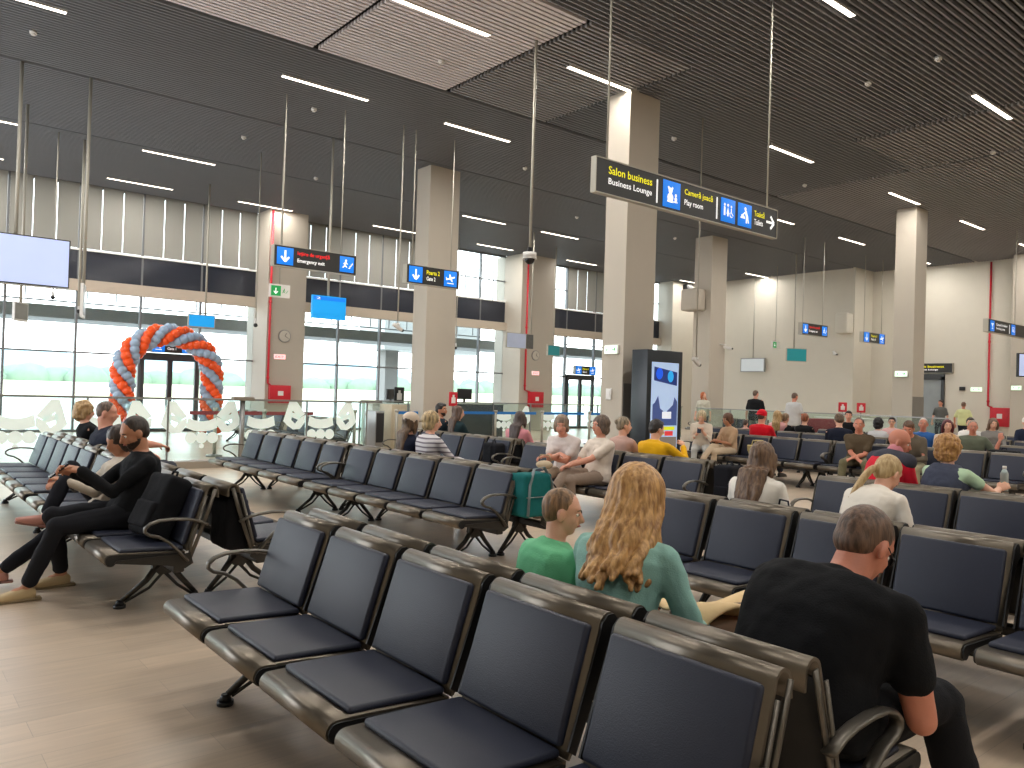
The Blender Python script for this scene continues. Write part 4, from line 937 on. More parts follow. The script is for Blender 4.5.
def person(label, seat, top, face, s=.97, girth=1., stand=False, hunch=10, head=(0, 0), skn='light', hair=('short', (70, 55, 45), None), shirt=((230, 230, 230), .35), pants=(60, 60, 70), shoes=(60, 55, 50),
           arms=None, legs=None, vox=.014, voxb=None, hem=0., twist=0., pcover=.95, group=None, eyes=True, lean0=None, beard=None, shw=1., woman=False, extra=None, hands=(.8, .8), name='person', neckback=0.):
    fa = radians(face); fw = Vector((cos(fa), sin(fa), 0)); lf = Vector((-sin(fa), cos(fa), 0))
    T = Vector(top); px_, py_ = seat; 
    d = T - Vector((px_, py_, 0)); tf = d.x * fw.x + d.y * fw.y; dl = d.x * lf.x + d.y * lf.y
    px_ += lf.x * dl; py_ += lf.y * dl
    hipz = (.53 if not stand else .92 * s)
    SEG = [.17, .17, .17]
    def spine(lean, k):
        a = [radians(lean), radians(lean + hunch * .5), radians(lean + hunch)]
        P_ = [Vector((0, 0, hipz))]
        for i in range(3): P_.append(P_[-1] + Vector((sin(a[i]), 0, cos(a[i]))) * SEG[i] * k * s)
        na = radians(lean + hunch + head[1] * .45 - neckback)
        nb = P_[3]; hb = nb + Vector((sin(na), 0, cos(na))) * .058 * s
        ha = radians(head[1]); hc = hb + Vector((sin(ha) * .055 + .015 * cos(ha), 0, cos(ha) * .085)) * s
        return P_, nb, hb, hc
    lean, k = (8 if not stand else 2), 1.
    if lean0 is None:
        for it in range(40):
            P_, nb, hb, hc = spine(lean, k)
            ef = tf - (hc.x); ez = T.z - (hc.z + .118 * s)
            lean += ef * 40; k += ez * .8; lean = max(-28, min(60, lean)); k = max(.72, min(1.35, k))
    else: lean = lean0
    P_, nb, hb, hc = spine(lean, k)
    X_ = Vector((1, 0, 0)); Y_ = Vector((0, 1, 0)); Z_ = Vector((0, 0, 1))
    g = girth; tw = radians(twist)
    def frame(i):
        a = P_[max(0, i - 1)]; b_ = P_[min(3, i + 1)]; dd = (b_ - a).normalized(); sd = Rz(tw * i / 3) @ Y_; sd = (sd - dd * sd.dot(dd)).normalized(); return sd, sd.cross(dd)
    wm = .9 if woman else 1.
    def torso(sol, inf, gg=g, low=False):
        R_ = []
        f0 = frame(0); f1 = frame(1); f2 = frame(2); f3 = frame(3)
        dn = (P_[0] - P_[1]).normalized()
        if low: R_.append((P_[0] + dn * .09 * s, f0[0], f0[1], .155 * s * gg + inf, .105 * s * gg + inf))
        R_ += [(P_[0] + dn * .05 * s, f0[0], f0[1], .17 * s * gg + inf, .115 * s * gg + inf), (P_[0].lerp(P_[1], .3), f0[0], f0[1], .168 * s * gg + inf, .115 * s * gg + inf),
               (P_[1], f1[0], f1[1], (.150 * wm) * s * gg + inf, .105 * s * gg + inf), (P_[2].lerp(P_[1], .3), f2[0], f2[1], .165 * s * gg * wm + inf, .112 * s * gg + inf), (P_[2].lerp(P_[3], .30), f2[0], f2[1], .180 * s * (gg * .6 + .4) * shw + inf, .112 * s * (gg * .7 + .3) + inf),
               (P_[2].lerp(P_[3], .66), f3[0], f3[1], .176 * s * (gg * .3 + .7) * shw + inf, .098 * s * (gg * .5 + .5) + inf), (P_[3] - (P_[3] - P_[2]).normalized() * .022 * s, f3[0], f3[1], .132 * s * shw + inf * .6, .072 * s + inf * .6), (P_[3] + (P_[3] - P_[2]).normalized() * .012 * s, f3[0], f3[1], .064 * s + inf * .4, .056 * s + inf * .4)]
        sol.loft(R_)
    f3 = frame(3); up3 = (P_[3] - P_[2]).normalized()
    SH = {}; 
    for sd_, sg in (('L', 1), ('R', -1)): SH[sd_] = P_[3] - up3 * .070 * s + f3[0] * sg * .170 * s * shw * (1 + (g - 1) * .35)
    l1, l2 = .285 * s, .25 * s
    A = arms or {}
    hd = {}
    for sd_, sg in (('L', 1), ('R', -1)):
        t = A.get(sd_) or ((.36 * s, sg * .11, .62) if not stand else (.06, sg * .27 * (1 + (g - 1) * .5), hipz - .06))
        t = Vector(t); hint = Vector(A.get(sd_ + 'h') or (-.4, sg * .55, -.75))
        e, w_ = two_bone(SH[sd_], t, l1, l2, hint); hd[sd_] = (SH[sd_], e, w_)
    tl, sl = .43 * s, .42 * s
    G = legs or {}
    lg = {}
    for sd_, sg in (('L', 1), ('R', -1)):
        hp = P_[0] + Y_ * sg * .095 * s * (1 + (g - 1) * .5)
        t = G.get(sd_) or ((.46 * s, sg * .12, .09) if not stand else (.0 + .05 * sg, sg * .10, .09))
        hint = Vector(G.get(sd_ + 'h') or ((.7, 0, .8) if not stand else (1, 0, 0)))
        kn, an = two_bone(hp, Vector(t), tl, sl, hint); lg[sd_] = (hp, kn, an)
    # head frame
    ya, pa = radians(head[0]), radians(head[1])
    HM = Matrix.Rotation(ya, 3, 'Z') @ Matrix.Rotation(pa, 3, 'Y') if not (len(head) > 2) else Matrix.Rotation(ya, 3, 'Z') @ Matrix.Rotation(pa, 3, 'Y') @ Matrix.Rotation(radians(head[2]), 3, 'X')
    def h(x, y, z): return hc + HM @ (Vector((x, y, z)) * s)
    hs = s
    def headshape(sol):
        sol.ball(h(-.012, 0, .030), (.094 * hs, .076 * hs, .090 * hs), HM, 22, 16)
        sol.ball(h(.022, 0, -.020), (.066 * hs, .062 * hs, .082 * hs), HM, 18, 14)
        sol.ball(h(.040, 0, -.070), (.040 * hs, .040 * hs, .034 * hs), HM, 14, 10)
        sol.ball(h(.062, 0, .036), (.026 * hs, .052 * hs, .026 * hs), HM, 14, 8)
        for q in (1, -1): sol.ball(h(.052, q * .034, -.018), (.026 * hs, .024 * hs, .026 * hs), HM, 12, 8)
        sol.limb([h(.080, 0, .022), h(.098, 0, -.004), h(.106, 0, -.018)], [.010 * hs, .012 * hs, .014 * hs], 8)
        sol.limb([h(.082, -.014, -.046), h(.090, 0, -.046), h(.082, .014, -.046)], [.009 * hs, .011 * hs, .009 * hs], 8)
        for q in (1, -1):
            sol.ball(h(-.006, q * .078, -.006), (.020 * hs, .010 * hs, .032 * hs), HM @ Matrix.Rotation(q * -.35, 3, 'Z'), 10, 8)
    sol = Solid()
    torso(sol, -.014)
    headshape(sol)
    sol.limb([nb - up3 * .04 * s, nb.lerp(hb, .5) + X_ * .0, hb.lerp(hc, .35) - HM @ X_ * .012], [.058 * s * (.5 + g * .5), .052 * s * (.55 + g * .45), .052 * s * (.6 + g * .4)], 14)
    ag = .6 + .4 * g
    for sd_ in 'LR':
        a, e, w_ = hd[sd_]; sol.limb([a, a.lerp(e, .5), e, e.lerp(w_, .35), w_], [.050 * s * ag, .043 * s * ag, .036 * s * ag, .037 * s * ag, .024 * s], 12)
        hp, kn, an = lg[sd_]; sol.limb([hp, hp.lerp(kn, .5), kn, kn.lerp(an, .35), an], [.078 * s, .064 * s, .050 * s, .048 * s, .034 * s], 12)
        sol.ball(an + Vector((.03, 0, -.03)), (.07 * s, .035 * s, .035 * s))
    V, F = remesh(sol, voxb or vox * .8, 2)
    ex = []
    for sd_, sg in (('L', 1), ('R', -1)):
        a, e, w_ = hd[sd_]; d_ = (w_ - e).normalized(); hdir = Vector(A[sd_ + 'd']) if A.get(sd_ + 'd') else d_ + Vector((.0, -sg * .25, -.15)); upv = Vector(A[sd_ + 'u']) if A.get(sd_ + 'u') else Vector((.2, 0, 1))
        if abs(hdir.normalized().dot(upv.normalized())) > .95: upv = Vector((1, 0, .1)) if abs(hdir.normalized().x) < .8 else Vector((0, -sg, .5))
        ex.append(hand(hands[0 if sd_ == 'L' else 1], sd_, w_, hdir, upv, s * .92))
    root = obj_from(name, V, F, SK[skn], None, ex)
    root.location = (px_, py_, 0); root.rotation_euler = (0, 0, fa)
    tag(root, label, 'person', group)
    # shirt
    sc, slv = shirt[0], shirt[1]
    sol = Solid(); torso(sol, .012, low=hem > 0 or stand)
    for sd_ in 'LR':
        a, e, w_ = hd[sd_]
        if slv <= .5: q = slv / .5; sol.limb([a, a.lerp(e, q * .5), a.lerp(e, q * .86)], [.058 * s * ag, .057 * s * ag, .058 * s * ag], 12)
        elif slv > .5: q = (slv - .5) / .5; sol.limb([a, a.lerp(e, .5), e, e.lerp(w_, q)], [.058 * s * ag, .053 * s * ag, .047 * s * ag, .040 * s * (.5 + .5 * ag)], 12)
    for sd_ in 'LR': sol.limb([P_[3] - up3 * .035 * s, hd[sd_][0]], [.052 * s, .056 * s * ag], 12)
    if woman: 
        for q in (1, -1): sol.ball(P_[2].lerp(P_[3], .15) + f3[1] * -0 + frame(2)[1] * .085 * s * g + frame(2)[0] * q * .07 * s, .062 * s)
    V, F = remesh(sol, vox, 7, .007, 11, len(label))
    so = obj_from('shirt' if not woman else 'top', V, F, sc if not isinstance(sc, tuple) else cloth(sc), root)
    # trousers
    sol = Solid(); f0 = frame(0); dn = (P_[0] - P_[1]).normalized()
    sol.loft([(P_[0] + dn * .07 * s, f0[0], f0[1], .15 * s * g, .10 * s * g), (P_[0], f0[0], f0[1], .178 * s * g, .122 * s * g), (P_[0] - dn * .07 * s, f0[0], f0[1], .168 * s * g, .115 * s * g)])
    for sd_ in 'LR':
        hp, kn, an = lg[sd_]; q = pcover; lgf = .7 + .3 * g
        end = kn.lerp(an, max(.05, (q - .5) * 2 - .02)) if q > .5 else hp.lerp(kn, q * 2)
        pts = [hp, hp.lerp(kn, .45), kn, kn.lerp(end, .5), end] if q > .5 else [hp, hp.lerp(end, .5), end]
        rr = [.094 * s * lgf, .082 * s * lgf, .066 * s * lgf, .060 * s * lgf, .054 * s * lgf] if q > .5 else [.094 * s, .088 * s, .08 * s]
        sol.limb(pts, rr, 14)
    V, F = remesh(sol, vox, 3, .007, 9, len(label) + 5)
    obj_from('trousers', V, F, cloth(pants), root)
    # shoes
    for sd_ in 'LR':
        hp, kn, an = lg[sd_]; sdn = (kn - an).normalized(); fd = Vector((sdn.z, 0, -sdn.x)) if abs(sdn.z) > .2 else Vector((.5, 0, .85))
        fd = Vector((abs(fd.x) + .3, 0, fd.z * .6)).normalized() if an.z > .14 else Vector((1, 0, 0)); fd = (fd - Y_ * 0).normalized(); upv = Y_.cross(fd) * -1
        up_ = Vector((-fd.z, 0, fd.x)); sol = Solid()
        hl = an - up_ * .045 * s - fd * .045 * s
        sol.loft([(hl - fd * .01, Y_, up_, .026 * s, .03 * s), (hl + fd * .03 * s + up_ * .012, Y_, up_, .036 * s, .05 * s), (hl + fd * .10 * s, Y_, up_, .040 * s, .042 * s), (hl + fd * .18 * s - up_ * .01, Y_, up_, .044 * s, .028 * s), (hl + fd * .235 * s - up_ * .016, Y_, up_, .030 * s, .018 * s)], 14)
        V, F = remesh(sol, .011, 1); sh = obj_from('shoe', V, F, mat('shoe_%d_%d_%d' % shoes, shoes, .6), root)
        b = MB(); M3 = Matrix((fd, Y_, up_)).transposed().to_4x4(); M3.translation = hl; b.rbox(-.04 * s, .235 * s, -.036 * s, .036 * s, -.042 * s, -.022 * s, .008, M3); b.build('sole', mat('sole_%d_%d_%d' % shoes, tuple(int(v * .75) for v in shoes), .6), sh)
    # face
    if eyes:
        for q in (1, -1):
            b = MB(); b.ball(h(.071, q * .030, .010), 0.0105 * hs, seg=10, rings=8); e_ = b.build('eye', M_EYEW, root); b = MB(); b.ball(h(.0785, q * .030, .010), .0058 * hs, seg=8, rings=6); b.build('iris', M_EYED, e_)
        b = MB(); b.limb = Solid.limb.__get__(b); b.limb([h(.088, -.020, -.047), h(.0985, 0, -.046), h(.088, .020, -.047)], [.003 * hs, .0052 * hs, .003 * hs], 6); b.build('mouth', M_LIP, root)
        bc = hair[1] if hair[0] not in ('bald',) else (120, 100, 90)
        for q in (1, -1):
            b = MB(); b.limb = Solid.limb.__get__(b); b.limb([h(.084, q * .014, .030), h(.083, q * .030, .035), h(.070, q * .046, .030)], [.003 * hs, .0042 * hs, .0025 * hs], 6); b.build('eyebrow', hair_mat('hair_%d_%d_%d' % bc, bc), root)
    # hair
    st, hcol, hc2 = hair; hm = hair_mat('hair_%d_%d_%d' % hcol, hcol, hc2)
    if st != 'bald' or beard:
        sol = Solid(); nz, ns, sm = .003, 40, 2; vx = max(.007, vox * .6)
        if st in ('short', 'bob', 'long', 'pony', 'curly', 'bun'): sol.ball(h(-.020, 0, .040), (.094 * hs, .083 * hs, .092 * hs), HM, 20, 14)
        if st in ('short', 'bun', 'pony', 'curly', 'bob', 'long'):
            sol.ball(h(-.050, 0, .0), (.058 * hs, .074 * hs, .070 * hs), HM, 16, 12)
            for q in (1, -1): sol.ball(h(-.018, q * .058, .018), (.045 * hs, .024 * hs, .045 * hs), HM, 12, 10)
        if st == 'short': sol.ball(h(.03, .01, .088), (.05 * hs, .06 * hs, .032 * hs), HM, 14, 10); nz, ns = .005, 45
        if st == 'buzz': sol.ball(h(-.018, 0, .034), (.0935 * hs, .0785 * hs, .091 * hs), HM, 20, 14); sol.ball(h(-.045, 0, -.002), (.058 * hs, .0685 * hs, .062 * hs), HM, 16, 12); nz = 0
        if st in ('bob', 'curly'):
            rr = 1.18 if st == 'curly' else 1.08
            sol.ball(h(-.026, 0, .036), (.100 * hs * rr, .090 * hs * rr, .098 * hs * rr), HM, 20, 14); sol.ball(h(-.050, 0, -.040), (.070 * hs * rr, .082 * hs * rr, .070 * hs * rr), HM, 16, 12)
            for q in (1, -1): sol.ball(h(-.010, q * .074, -.020), (.048 * hs, .026 * hs, .070 * hs), HM, 12, 10)
            nz, ns = (.016, 22) if st == 'curly' else (.006, 30)
        if st == 'pony':
            sol.ball(h(-.104, .01, -.005), (.026 * hs, .022 * hs, .022 * hs), HM, 12, 8); b0 = h(-.120, 0, .025)
            b0 = h(-.112, .01, -.01); tail = [b0, b0 + Vector((-.035, .015, -.02)) * s, b0 + Vector((-.075, .035, -.075)) * s, b0 + Vector((-.125, .055, -.145)) * s, b0 + Vector((-.165, .065, -.215)) * s, b0 + Vector((-.190, .07, -.275)) * s]
            sol.limb(tail, [.020 * hs, .025 * hs, .027 * hs, .024 * hs, .018 * hs, .007 * hs], 10); nz, ns = .004, 30
        if st == 'bun': sol.ball(h(-.10, 0, .05), .038 * hs)
        if st == 'long':
            sol.ball(h(-.028, 0, .036), (.104 * hs, .092 * hs, .100 * hs), HM, 20, 14)
            back = -X_; L_ = (extra or {}).get('hlen', .36)
            c0 = h(-.045, 0, .0); r3 = frame(2)
            e1 = P_[3] - frame(3)[1] * .098 * s * (.6 + .4 * g); e2 = P_[2].lerp(P_[3], .5) - frame(2)[1] * .135 * s
            e2 = e1 + (P_[2] - P_[3]).normalized() * (L_ - .14) - frame(2)[1] * .015
            wd = (extra or {}).get('hw', 1.); sol.loft([(c0 + Vector((0, 0, .03)) * s, HM @ Y_, HM @ X_, .086 * hs, .07 * hs), (c0 - HM @ Z_ * .07 * s, HM @ Y_, HM @ X_, .094 * hs, .066 * hs), (e1 + up3 * .02, f3[0], f3[1], .100 * hs * wd, .048 * hs), (e1.lerp(e2, .5), r3[0], r3[1], .098 * hs * wd, .036 * hs), (e2, r3[0], r3[1], .07 * hs * wd, .018 * hs)], 18)
            for q in (1, -1): sol.limb([h(.0, q * .082, .03), h(-.0, q * .09, -.04), h(-.01, q * .088, -.12)], [.026 * hs, .028 * hs, .022 * hs], 10)
            nz, ns, sm = .006, 34, 6
            if (extra or {}).get('wavy'):
                wv = extra['wavy']; rnd = random.Random(5)
                for q in range(64):
                    ph = radians(-130 + 260 * q / 63) + pi; rr_ = rnd.uniform(.92, 1.06); phz = rnd.uniform(0, 6.3); pts = []; rad = []
                    zend = -.11 - rnd.uniform(.08, .17) * wv
                    for j in range(15):
                        t = j / 14
                        if t < .45: a_ = .25 + t / .45 * 1.35; p_ = h(-.022 + .104 * rr_ * sin(a_) * cos(ph), .094 * rr_ * sin(a_) * sin(ph), .040 + .100 * rr_ * cos(a_))
                        else:
                            u = (t - .45) / .55; am = .014 * u + .005; sp_ = 1 + .20 * u
                            p_ = h(-.022 + .104 * rr_ * cos(ph) * (1 - .15 * u), .094 * rr_ * sin(ph) * sp_, .02 + zend * u * 1.35); p_ = p_ + Vector((-.035 * u, 0, 0)) - HM @ Vector((.07 * u * u * (1 if cos(ph) < 0 else .3), 0, 0)) + Vector((am * sin(u * 9 + phz), am * cos(u * 9 + phz), 0))
                        pts.append(p_); rad.append((.0135 + .004 * sin(min(1, t / .85) * pi / 2) - .005 * max(0, t - .85) / .15) * s)
                    sol.limb(pts, rad, 7)
                nz = .002; vx = .006; sm = 1
        if beard:
            sol2 = Solid(); sol2.ball(h(.024, 0, -.022), (.0665 * hs, .0635 * hs, .084 * hs), HM, 20, 16); sol2.ball(h(.042, 0, -.070), (.041 * hs, .042 * hs, .036 * hs), HM, 14, 10); V, F = remesh(sol2, .007, 1, .001, 60)
            inv = HM.inverted(); loc = [(inv @ (v - hc)) / s for v in V]
            F = [f for f in F if all((loc[i].z < -.040 and not (loc[i].x > .085 and loc[i].z > -.056)) or (loc[i].z < -.01 and loc[i].x < .02 and loc[i].x > -.02) for i in f)]
            obj_from('beard', V, F, hair_mat('hair_%d_%d_%d' % beard, beard), root)
        if st != 'bald': V, F = remesh(sol, vx, sm, nz, ns, 3, (1, 1, .35 if st in ('long', 'bob', 'pony') else 1)); ho = obj_from('hair', V, F, hm, root)
    else: ho = None
    info = dict(P=P_, nb=nb, hc=hc, HM=HM, h=h, hd=hd, lg=lg, s=s, root=root, shirt=so, frame=frame, hair=locals().get('ho'), lean=lean, k=k, up3=up3)
    return info
def striped():
    m = mat('striped_knit', (206, 202, 204), .85); n = m.node_tree.nodes; l = m.node_tree.links; p = n['Principled BSDF']
    w_ = n.new('ShaderNodeTexWave'); w_.bands_direction = 'Z'; w_.inputs['Scale'].default_value = 6.5; w_.inputs['Distortion'].default_value = 1.2; w_.inputs['Detail'].default_value = 0
    tx = n.new('ShaderNodeTexCoord'); l.new(tx.outputs['Object'], w_.inputs[0]); r_ = n.new('ShaderNodeValToRGB'); r_.color_ramp.elements[0].position = .22; r_.color_ramp.elements[1].position = .34
    r_.color_ramp.elements[0].color = lin((120, 112, 122)); r_.color_ramp.elements[1].color = lin((212, 208, 210)); l.new(w_.outputs[0], r_.inputs[0]); l.new(r_.outputs[0], p.inputs['Base Color']); return m
HP = pi
def sx(X, f): return X + f * .346
BLK = (22, 23, 26); NAVY = (28, 32, 46)
def cap(I, m, brim=True, back=False, k_=1.):
    h, HM, s = I['h'], I['HM'], I['s']; sol = Solid(); sol.ball(h(-.014, 0, .052), (.104 * s * k_, .090 * s * k_, .086 * s * k_), HM, 20, 14); V, F = remesh(sol, .010, 2); c = obj_from('cap', V, F, m, I['root'])
    sg = -1 if back else 1
    b = MB(); b.ball(h(sg * .10, 0, .045), (.075 * s, .066 * s, .008 * s), HM @ Matrix.Rotation(.2 * sg, 3, 'Y'), 18, 8); b.build('brim', m, c)
def glasses(I):
    h, s = I['h'], I['s']; b = MB()
    for q in (1, -1):
        pts = [h(.094 - .006 * abs(cos(t)), q * .030 + .021 * cos(t), .008 + .016 * sin(t)) for t in [2 * pi * i / 12 for i in range(13)]]; b.tube(pts, .0022 * s, 5)
        b.tube([h(.088, q * .05, .012), h(.0, q * .085, .012)], .002 * s, 5)
    b.tube([h(.094, -.01, .010), h(.094, .01, .010)], .002 * s, 5); b.build('glasses', M_BLACK, I['root'])
def phone(I, side, label, off=(.09, 0, .02)):
    a, e, w_ = I['hd'][side]; p = w_ + Vector(off) * I['s']; R_ = I['root']
    M_ = Matrix.Translation(R_.location) @ Matrix.Rotation(R_.rotation_euler.z, 4, 'Z')
    o = empty('mobile_phone'); b = MB(); b.rbox(-.036, .036, -.005, .005, -.075, .075, .004); b.build('body', M_PHONE, o); b = MB(); b.box(-.032, .032, -.0062, -.005, -.068, .068); b.build('screen', mat('phone_screen', (60, 66, 80), .1), o)
    o.location = M_ @ p; o.rotation_euler = (radians(-50), 0, R_.rotation_euler.z - pi / 2 + pi); tag(o, label, 'phone'); return o

# --- left bench: reading man and his neighbour
I = person('man in black sweater looking down at his phone on the left bench, tan trainers', (1.50, 6.20), (1.80, 6.20, 1.235), 180, s=1.03, hunch=30, head=(4, 24), skn='tan', hair=('buzz', (58, 46, 38), (36, 28, 24)),
   shirt=(BLK, .97), pants=(32, 33, 38), shoes=(190, 168, 128), beard=(64, 48, 38), vox=.010,
   arms={'L': (.30, .03, .86), 'Ld': (.8, -.35, .2), 'Lu': (-.3, .5, .6), 'R': (.33, -.03, .84), 'Rd': (.8, .1, .3), 'Ru': (-.2, -.8, .5), 'Rh': (-.3, -.5, -.8), 'Lh': (-.4, .4, -.8)}, hands=(1.1, 1.1),
   legs={'L': (.60, .04, .09), 'R': (.34, -.26, .09), 'Lh': (.6, .1, .9), 'Rh': (.8, -.2, .8)})
PH = phone(I, 'R', 'dark phone in the hands of the man in black sweater')
I2 = person('person in cream jacket half hidden behind the man in black, crossed legs, pink shoes', (1.50, 6.78), (1.74, 6.72, 1.13), 176, s=.95, woman=True, hunch=22, head=(20, 20), hair=('bob', (62, 46, 36), None), skn='tan',
   shirt=((212, 200, 184), .95), pants=(30, 31, 38), shoes=(196, 140, 128), vox=.014, arms={'L': (.30, .10, .74), 'R': (.32, .02, .72)}, legs={'L': (.72, .14, .09), 'R': (.42, .20, .50), 'Rh': (.3, .1, .9)}, eyes=False)
# --- couple at the far left
person('broad man in black T-shirt with shaved head, seen from behind at the far left', (sx(X1, 1), 9.2), (2.04, 9.35, 1.262), 0, s=1.06, girth=1.6, shw=1.35, hunch=12, head=(-25, 8), skn='pink', hair=('buzz', (120, 98, 84), None), shirt=(NAVY, .4), pants=(60, 62, 70), vox=.016, arms={'L': (.38, .2, .66), 'R': (.40, -.10, .78)}, eyes=False)
person('woman with wavy blonde hair in black, seated left of the broad man, seen from behind', (sx(X1, 1), 10.1), (2.04, 10.35, 1.225), 0, s=.93, woman=True, hunch=10, head=(-20, 5), hair=('curly', (196, 164, 116), (150, 118, 80)), shirt=(BLK, .9), pants=BLK, vox=.016, eyes=False)
# --- second row
I = person('young woman in a beige cap with long dark hair, left of the striped top', (sx(X2, 1), 7.78), (4.90, 7.76, 1.215), 0, s=.92, woman=True, hunch=12, head=(10, 6), hair=('long', (60, 44, 34), (110, 84, 60)), shirt=((30, 34, 50), .9), pants=NAVY, vox=.014, eyes=False)
cap(I, cloth((206, 190, 172)), k_=1.12)
person('short-haired blonde woman in a grey and white striped top, seen from behind', (sx(X2, 1), 7.30), (4.92, 7.36, 1.25), 0, s=.95, woman=True, hunch=12, head=(-35, 5), hair=('bob', (206, 178, 130), (158, 126, 84)), shirt=(striped(), .9), pants=(70, 70, 80), vox=.011, arms={'L': (.34, .1, .66), 'R': (.40, -.14, .70)}, eyes=True)
person('dark-haired bearded man in black in front of the red luggage-size sign', (sx(X3 + .25, 1), 11.3), (7.72, 11.28, 1.27), 0, s=1.0, hunch=12, head=(-60, 0), skn='tan', hair=('short', (36, 28, 24), None), beard=(50, 38, 32), shirt=((34, 44, 50), .95), pants=BLK, vox=.018)
person('woman with long brown hair in a dark green top, seen from behind at centre left', (sx(X3 + .25, 1), 10.75), (7.74, 10.80, 1.235), 0, s=.95, woman=True, hunch=10, head=(-20, 5), hair=('long', (104, 80, 66), (66, 48, 40)), shirt=((34, 52, 56), .95), pants=BLK, vox=.018, eyes=False)
person('woman in a pink shirt with long dark hair turned away, at centre', (sx(X3 + .25, 1), 9.12), (7.76, 9.22, 1.20), 20, s=.95, woman=True, hunch=16, head=(20, 15), hair=('long', (74, 56, 50), (48, 36, 32)), shirt=((204, 134, 142), .95), pants=(60, 62, 74), vox=.018, eyes=False)
# --- two women on the third row
I = person('grey-haired woman in a pale blouse and beige trousers, forearms crossed on her knees', (sx(X3, -1), 7.25), (6.62, 7.08, 1.225), 200, s=.98, woman=True, girth=1.08, hunch=22, head=(22, 12), skn='pink', hair=('bob', (158, 134, 112), (116, 96, 80)), shirt=((222, 212, 208), .35), pants=(198, 180, 158), shoes=(150, 120, 100), vox=.011,
   arms={'L': (.34, -.12, .74), 'R': (.36, .08, .78), 'Ld': (.4, -.8, -.2), 'Rd': (.3, .8, -.3), 'Lh': (-.2, .7, -.6), 'Rh': (-.2, -.7, -.6)}, hands=(.7, .8), legs={'L': (.42, .20, .09), 'R': (.36, -.14, .09)})
o = empty('handbag', (6.40, 7.12, .585), .3); b = Solid(); b.ball((0, 0, .05), (.06, .12, .055)); V, F = remesh(b, .010, 2, .004, 12); obj_from('body', V, F, cloth((206, 188, 158)), o); b = MB(); b.tube([(0, -.1, .1), (0, -.06, .17), (0, .06, .17), (0, .1, .1)], .007); b.build('handle', cloth((180, 160, 128)), o)
tag(o, 'small cream handbag on the lap of the woman with crossed forearms', 'handbag')
person('woman with short grey-brown hair in profile, cream shirt and taupe trousers, legs crossed', (sx(X3, -1) - .02, 6.60), (6.78, 6.58, 1.245), 172, s=1.0, woman=True, girth=1.08, hunch=12, head=(0, 2), skn='pink', hair=('bob', (116, 96, 82), (78, 62, 54)), shirt=((224, 210, 196), .40), pants=(142, 124, 110), shoes=(160, 120, 110), vox=.011,
   arms={'L': (.40, .02, .68), 'R': (.36, -.10, .66), 'Ld': (.9, -.3, -.2), 'Rd': (.9, .4, -.1)}, legs={'L': (.40, .06, .09), 'R': (.74, .06, .32), 'Rh': (.2, -.1, 1)})
person('grey-haired person in a dusty pink top, seen from behind beside the yellow sweater', (sx(X3, 1), 6.85), (7.48, 6.84, 1.225), 0, s=.95, woman=True, girth=1.05, hunch=12, head=(-30, 4), hair=('bun', (168, 150, 124), (124, 106, 84)), shirt=((196, 160, 148), .7), pants=(90, 84, 84), vox=.014)
person('person in a mustard yellow sweater with short dark hair, seen from behind', (sx(X3, 1), 6.24), (7.50, 6.32, 1.215), 8, s=.97, girth=1.12, hunch=18, head=(-25, 12), hair=('short', (52, 46, 44), None), shirt=((232, 176, 24), .9), pants=BLK, vox=.013, arms={'R': (.30, -.22, .92), 'L': (.36, .1, .66)}, eyes=False)
# --- foreground trio
Ib = person('small boy in a green T-shirt seated beside the woman in teal', (2.24, 2.44), (2.34, 2.48, 1.09), -8, s=.86, hunch=12, head=(-34, 10), skn='light', hair=('buzz', (158, 122, 88), (112, 84, 58)), shirt=((112, 196, 146), .35), pants=(50, 54, 70), vox=.008, legs={'L': (.36, .08, .2), 'R': (.36, -.08, .2)}, arms={'L': (.2, .1, .55), 'R': (.22, -.06, .55)}, eyes=True, shw=.98)
Iw = person('blonde woman in a teal blouse with long wavy hair, seen from behind in the foreground', (2.26, 2.1), (2.42, 2.13, 1.195), 12, s=1.0, woman=True, girth=1.08, hunch=16, head=(10, 16), skn='light', hair=('long', (214, 168, 108), (146, 102, 56)), shirt=((144, 188, 178), .9), pants=(60, 62, 80), vox=.008,
   arms={'R': (.36, -.20, .58), 'L': (.34, .12, .62), 'Rh': (-.3, -.5, -.8)}, eyes=False, extra={'hlen': .27, 'wavy': 1.0, 'hw': .9})
Im = person('heavy man in a black T-shirt bowing his head, on the foreground bench at right', (2.30, 1.3), (2.64, 1.31, 1.145), -8, s=1.10, girth=1.36, hunch=34, head=(-6, 36), skn='red', hair=('buzz', (116, 88, 70), (80, 60, 48)), shirt=((18, 19, 22), .33), pants=(26, 27, 31), shoes=(40, 40, 44), vox=.010,
   arms={'R': (.42, -.12, .64), 'L': (.42, .10, .64), 'Rh': (-.1, -.35, -1), 'Lh': (-.25, .25, -1)}, legs={'R': (.58, -.26, .09), 'L': (.54, .22, .09)}, eyes=True, shw=1.12)
glasses(Im)
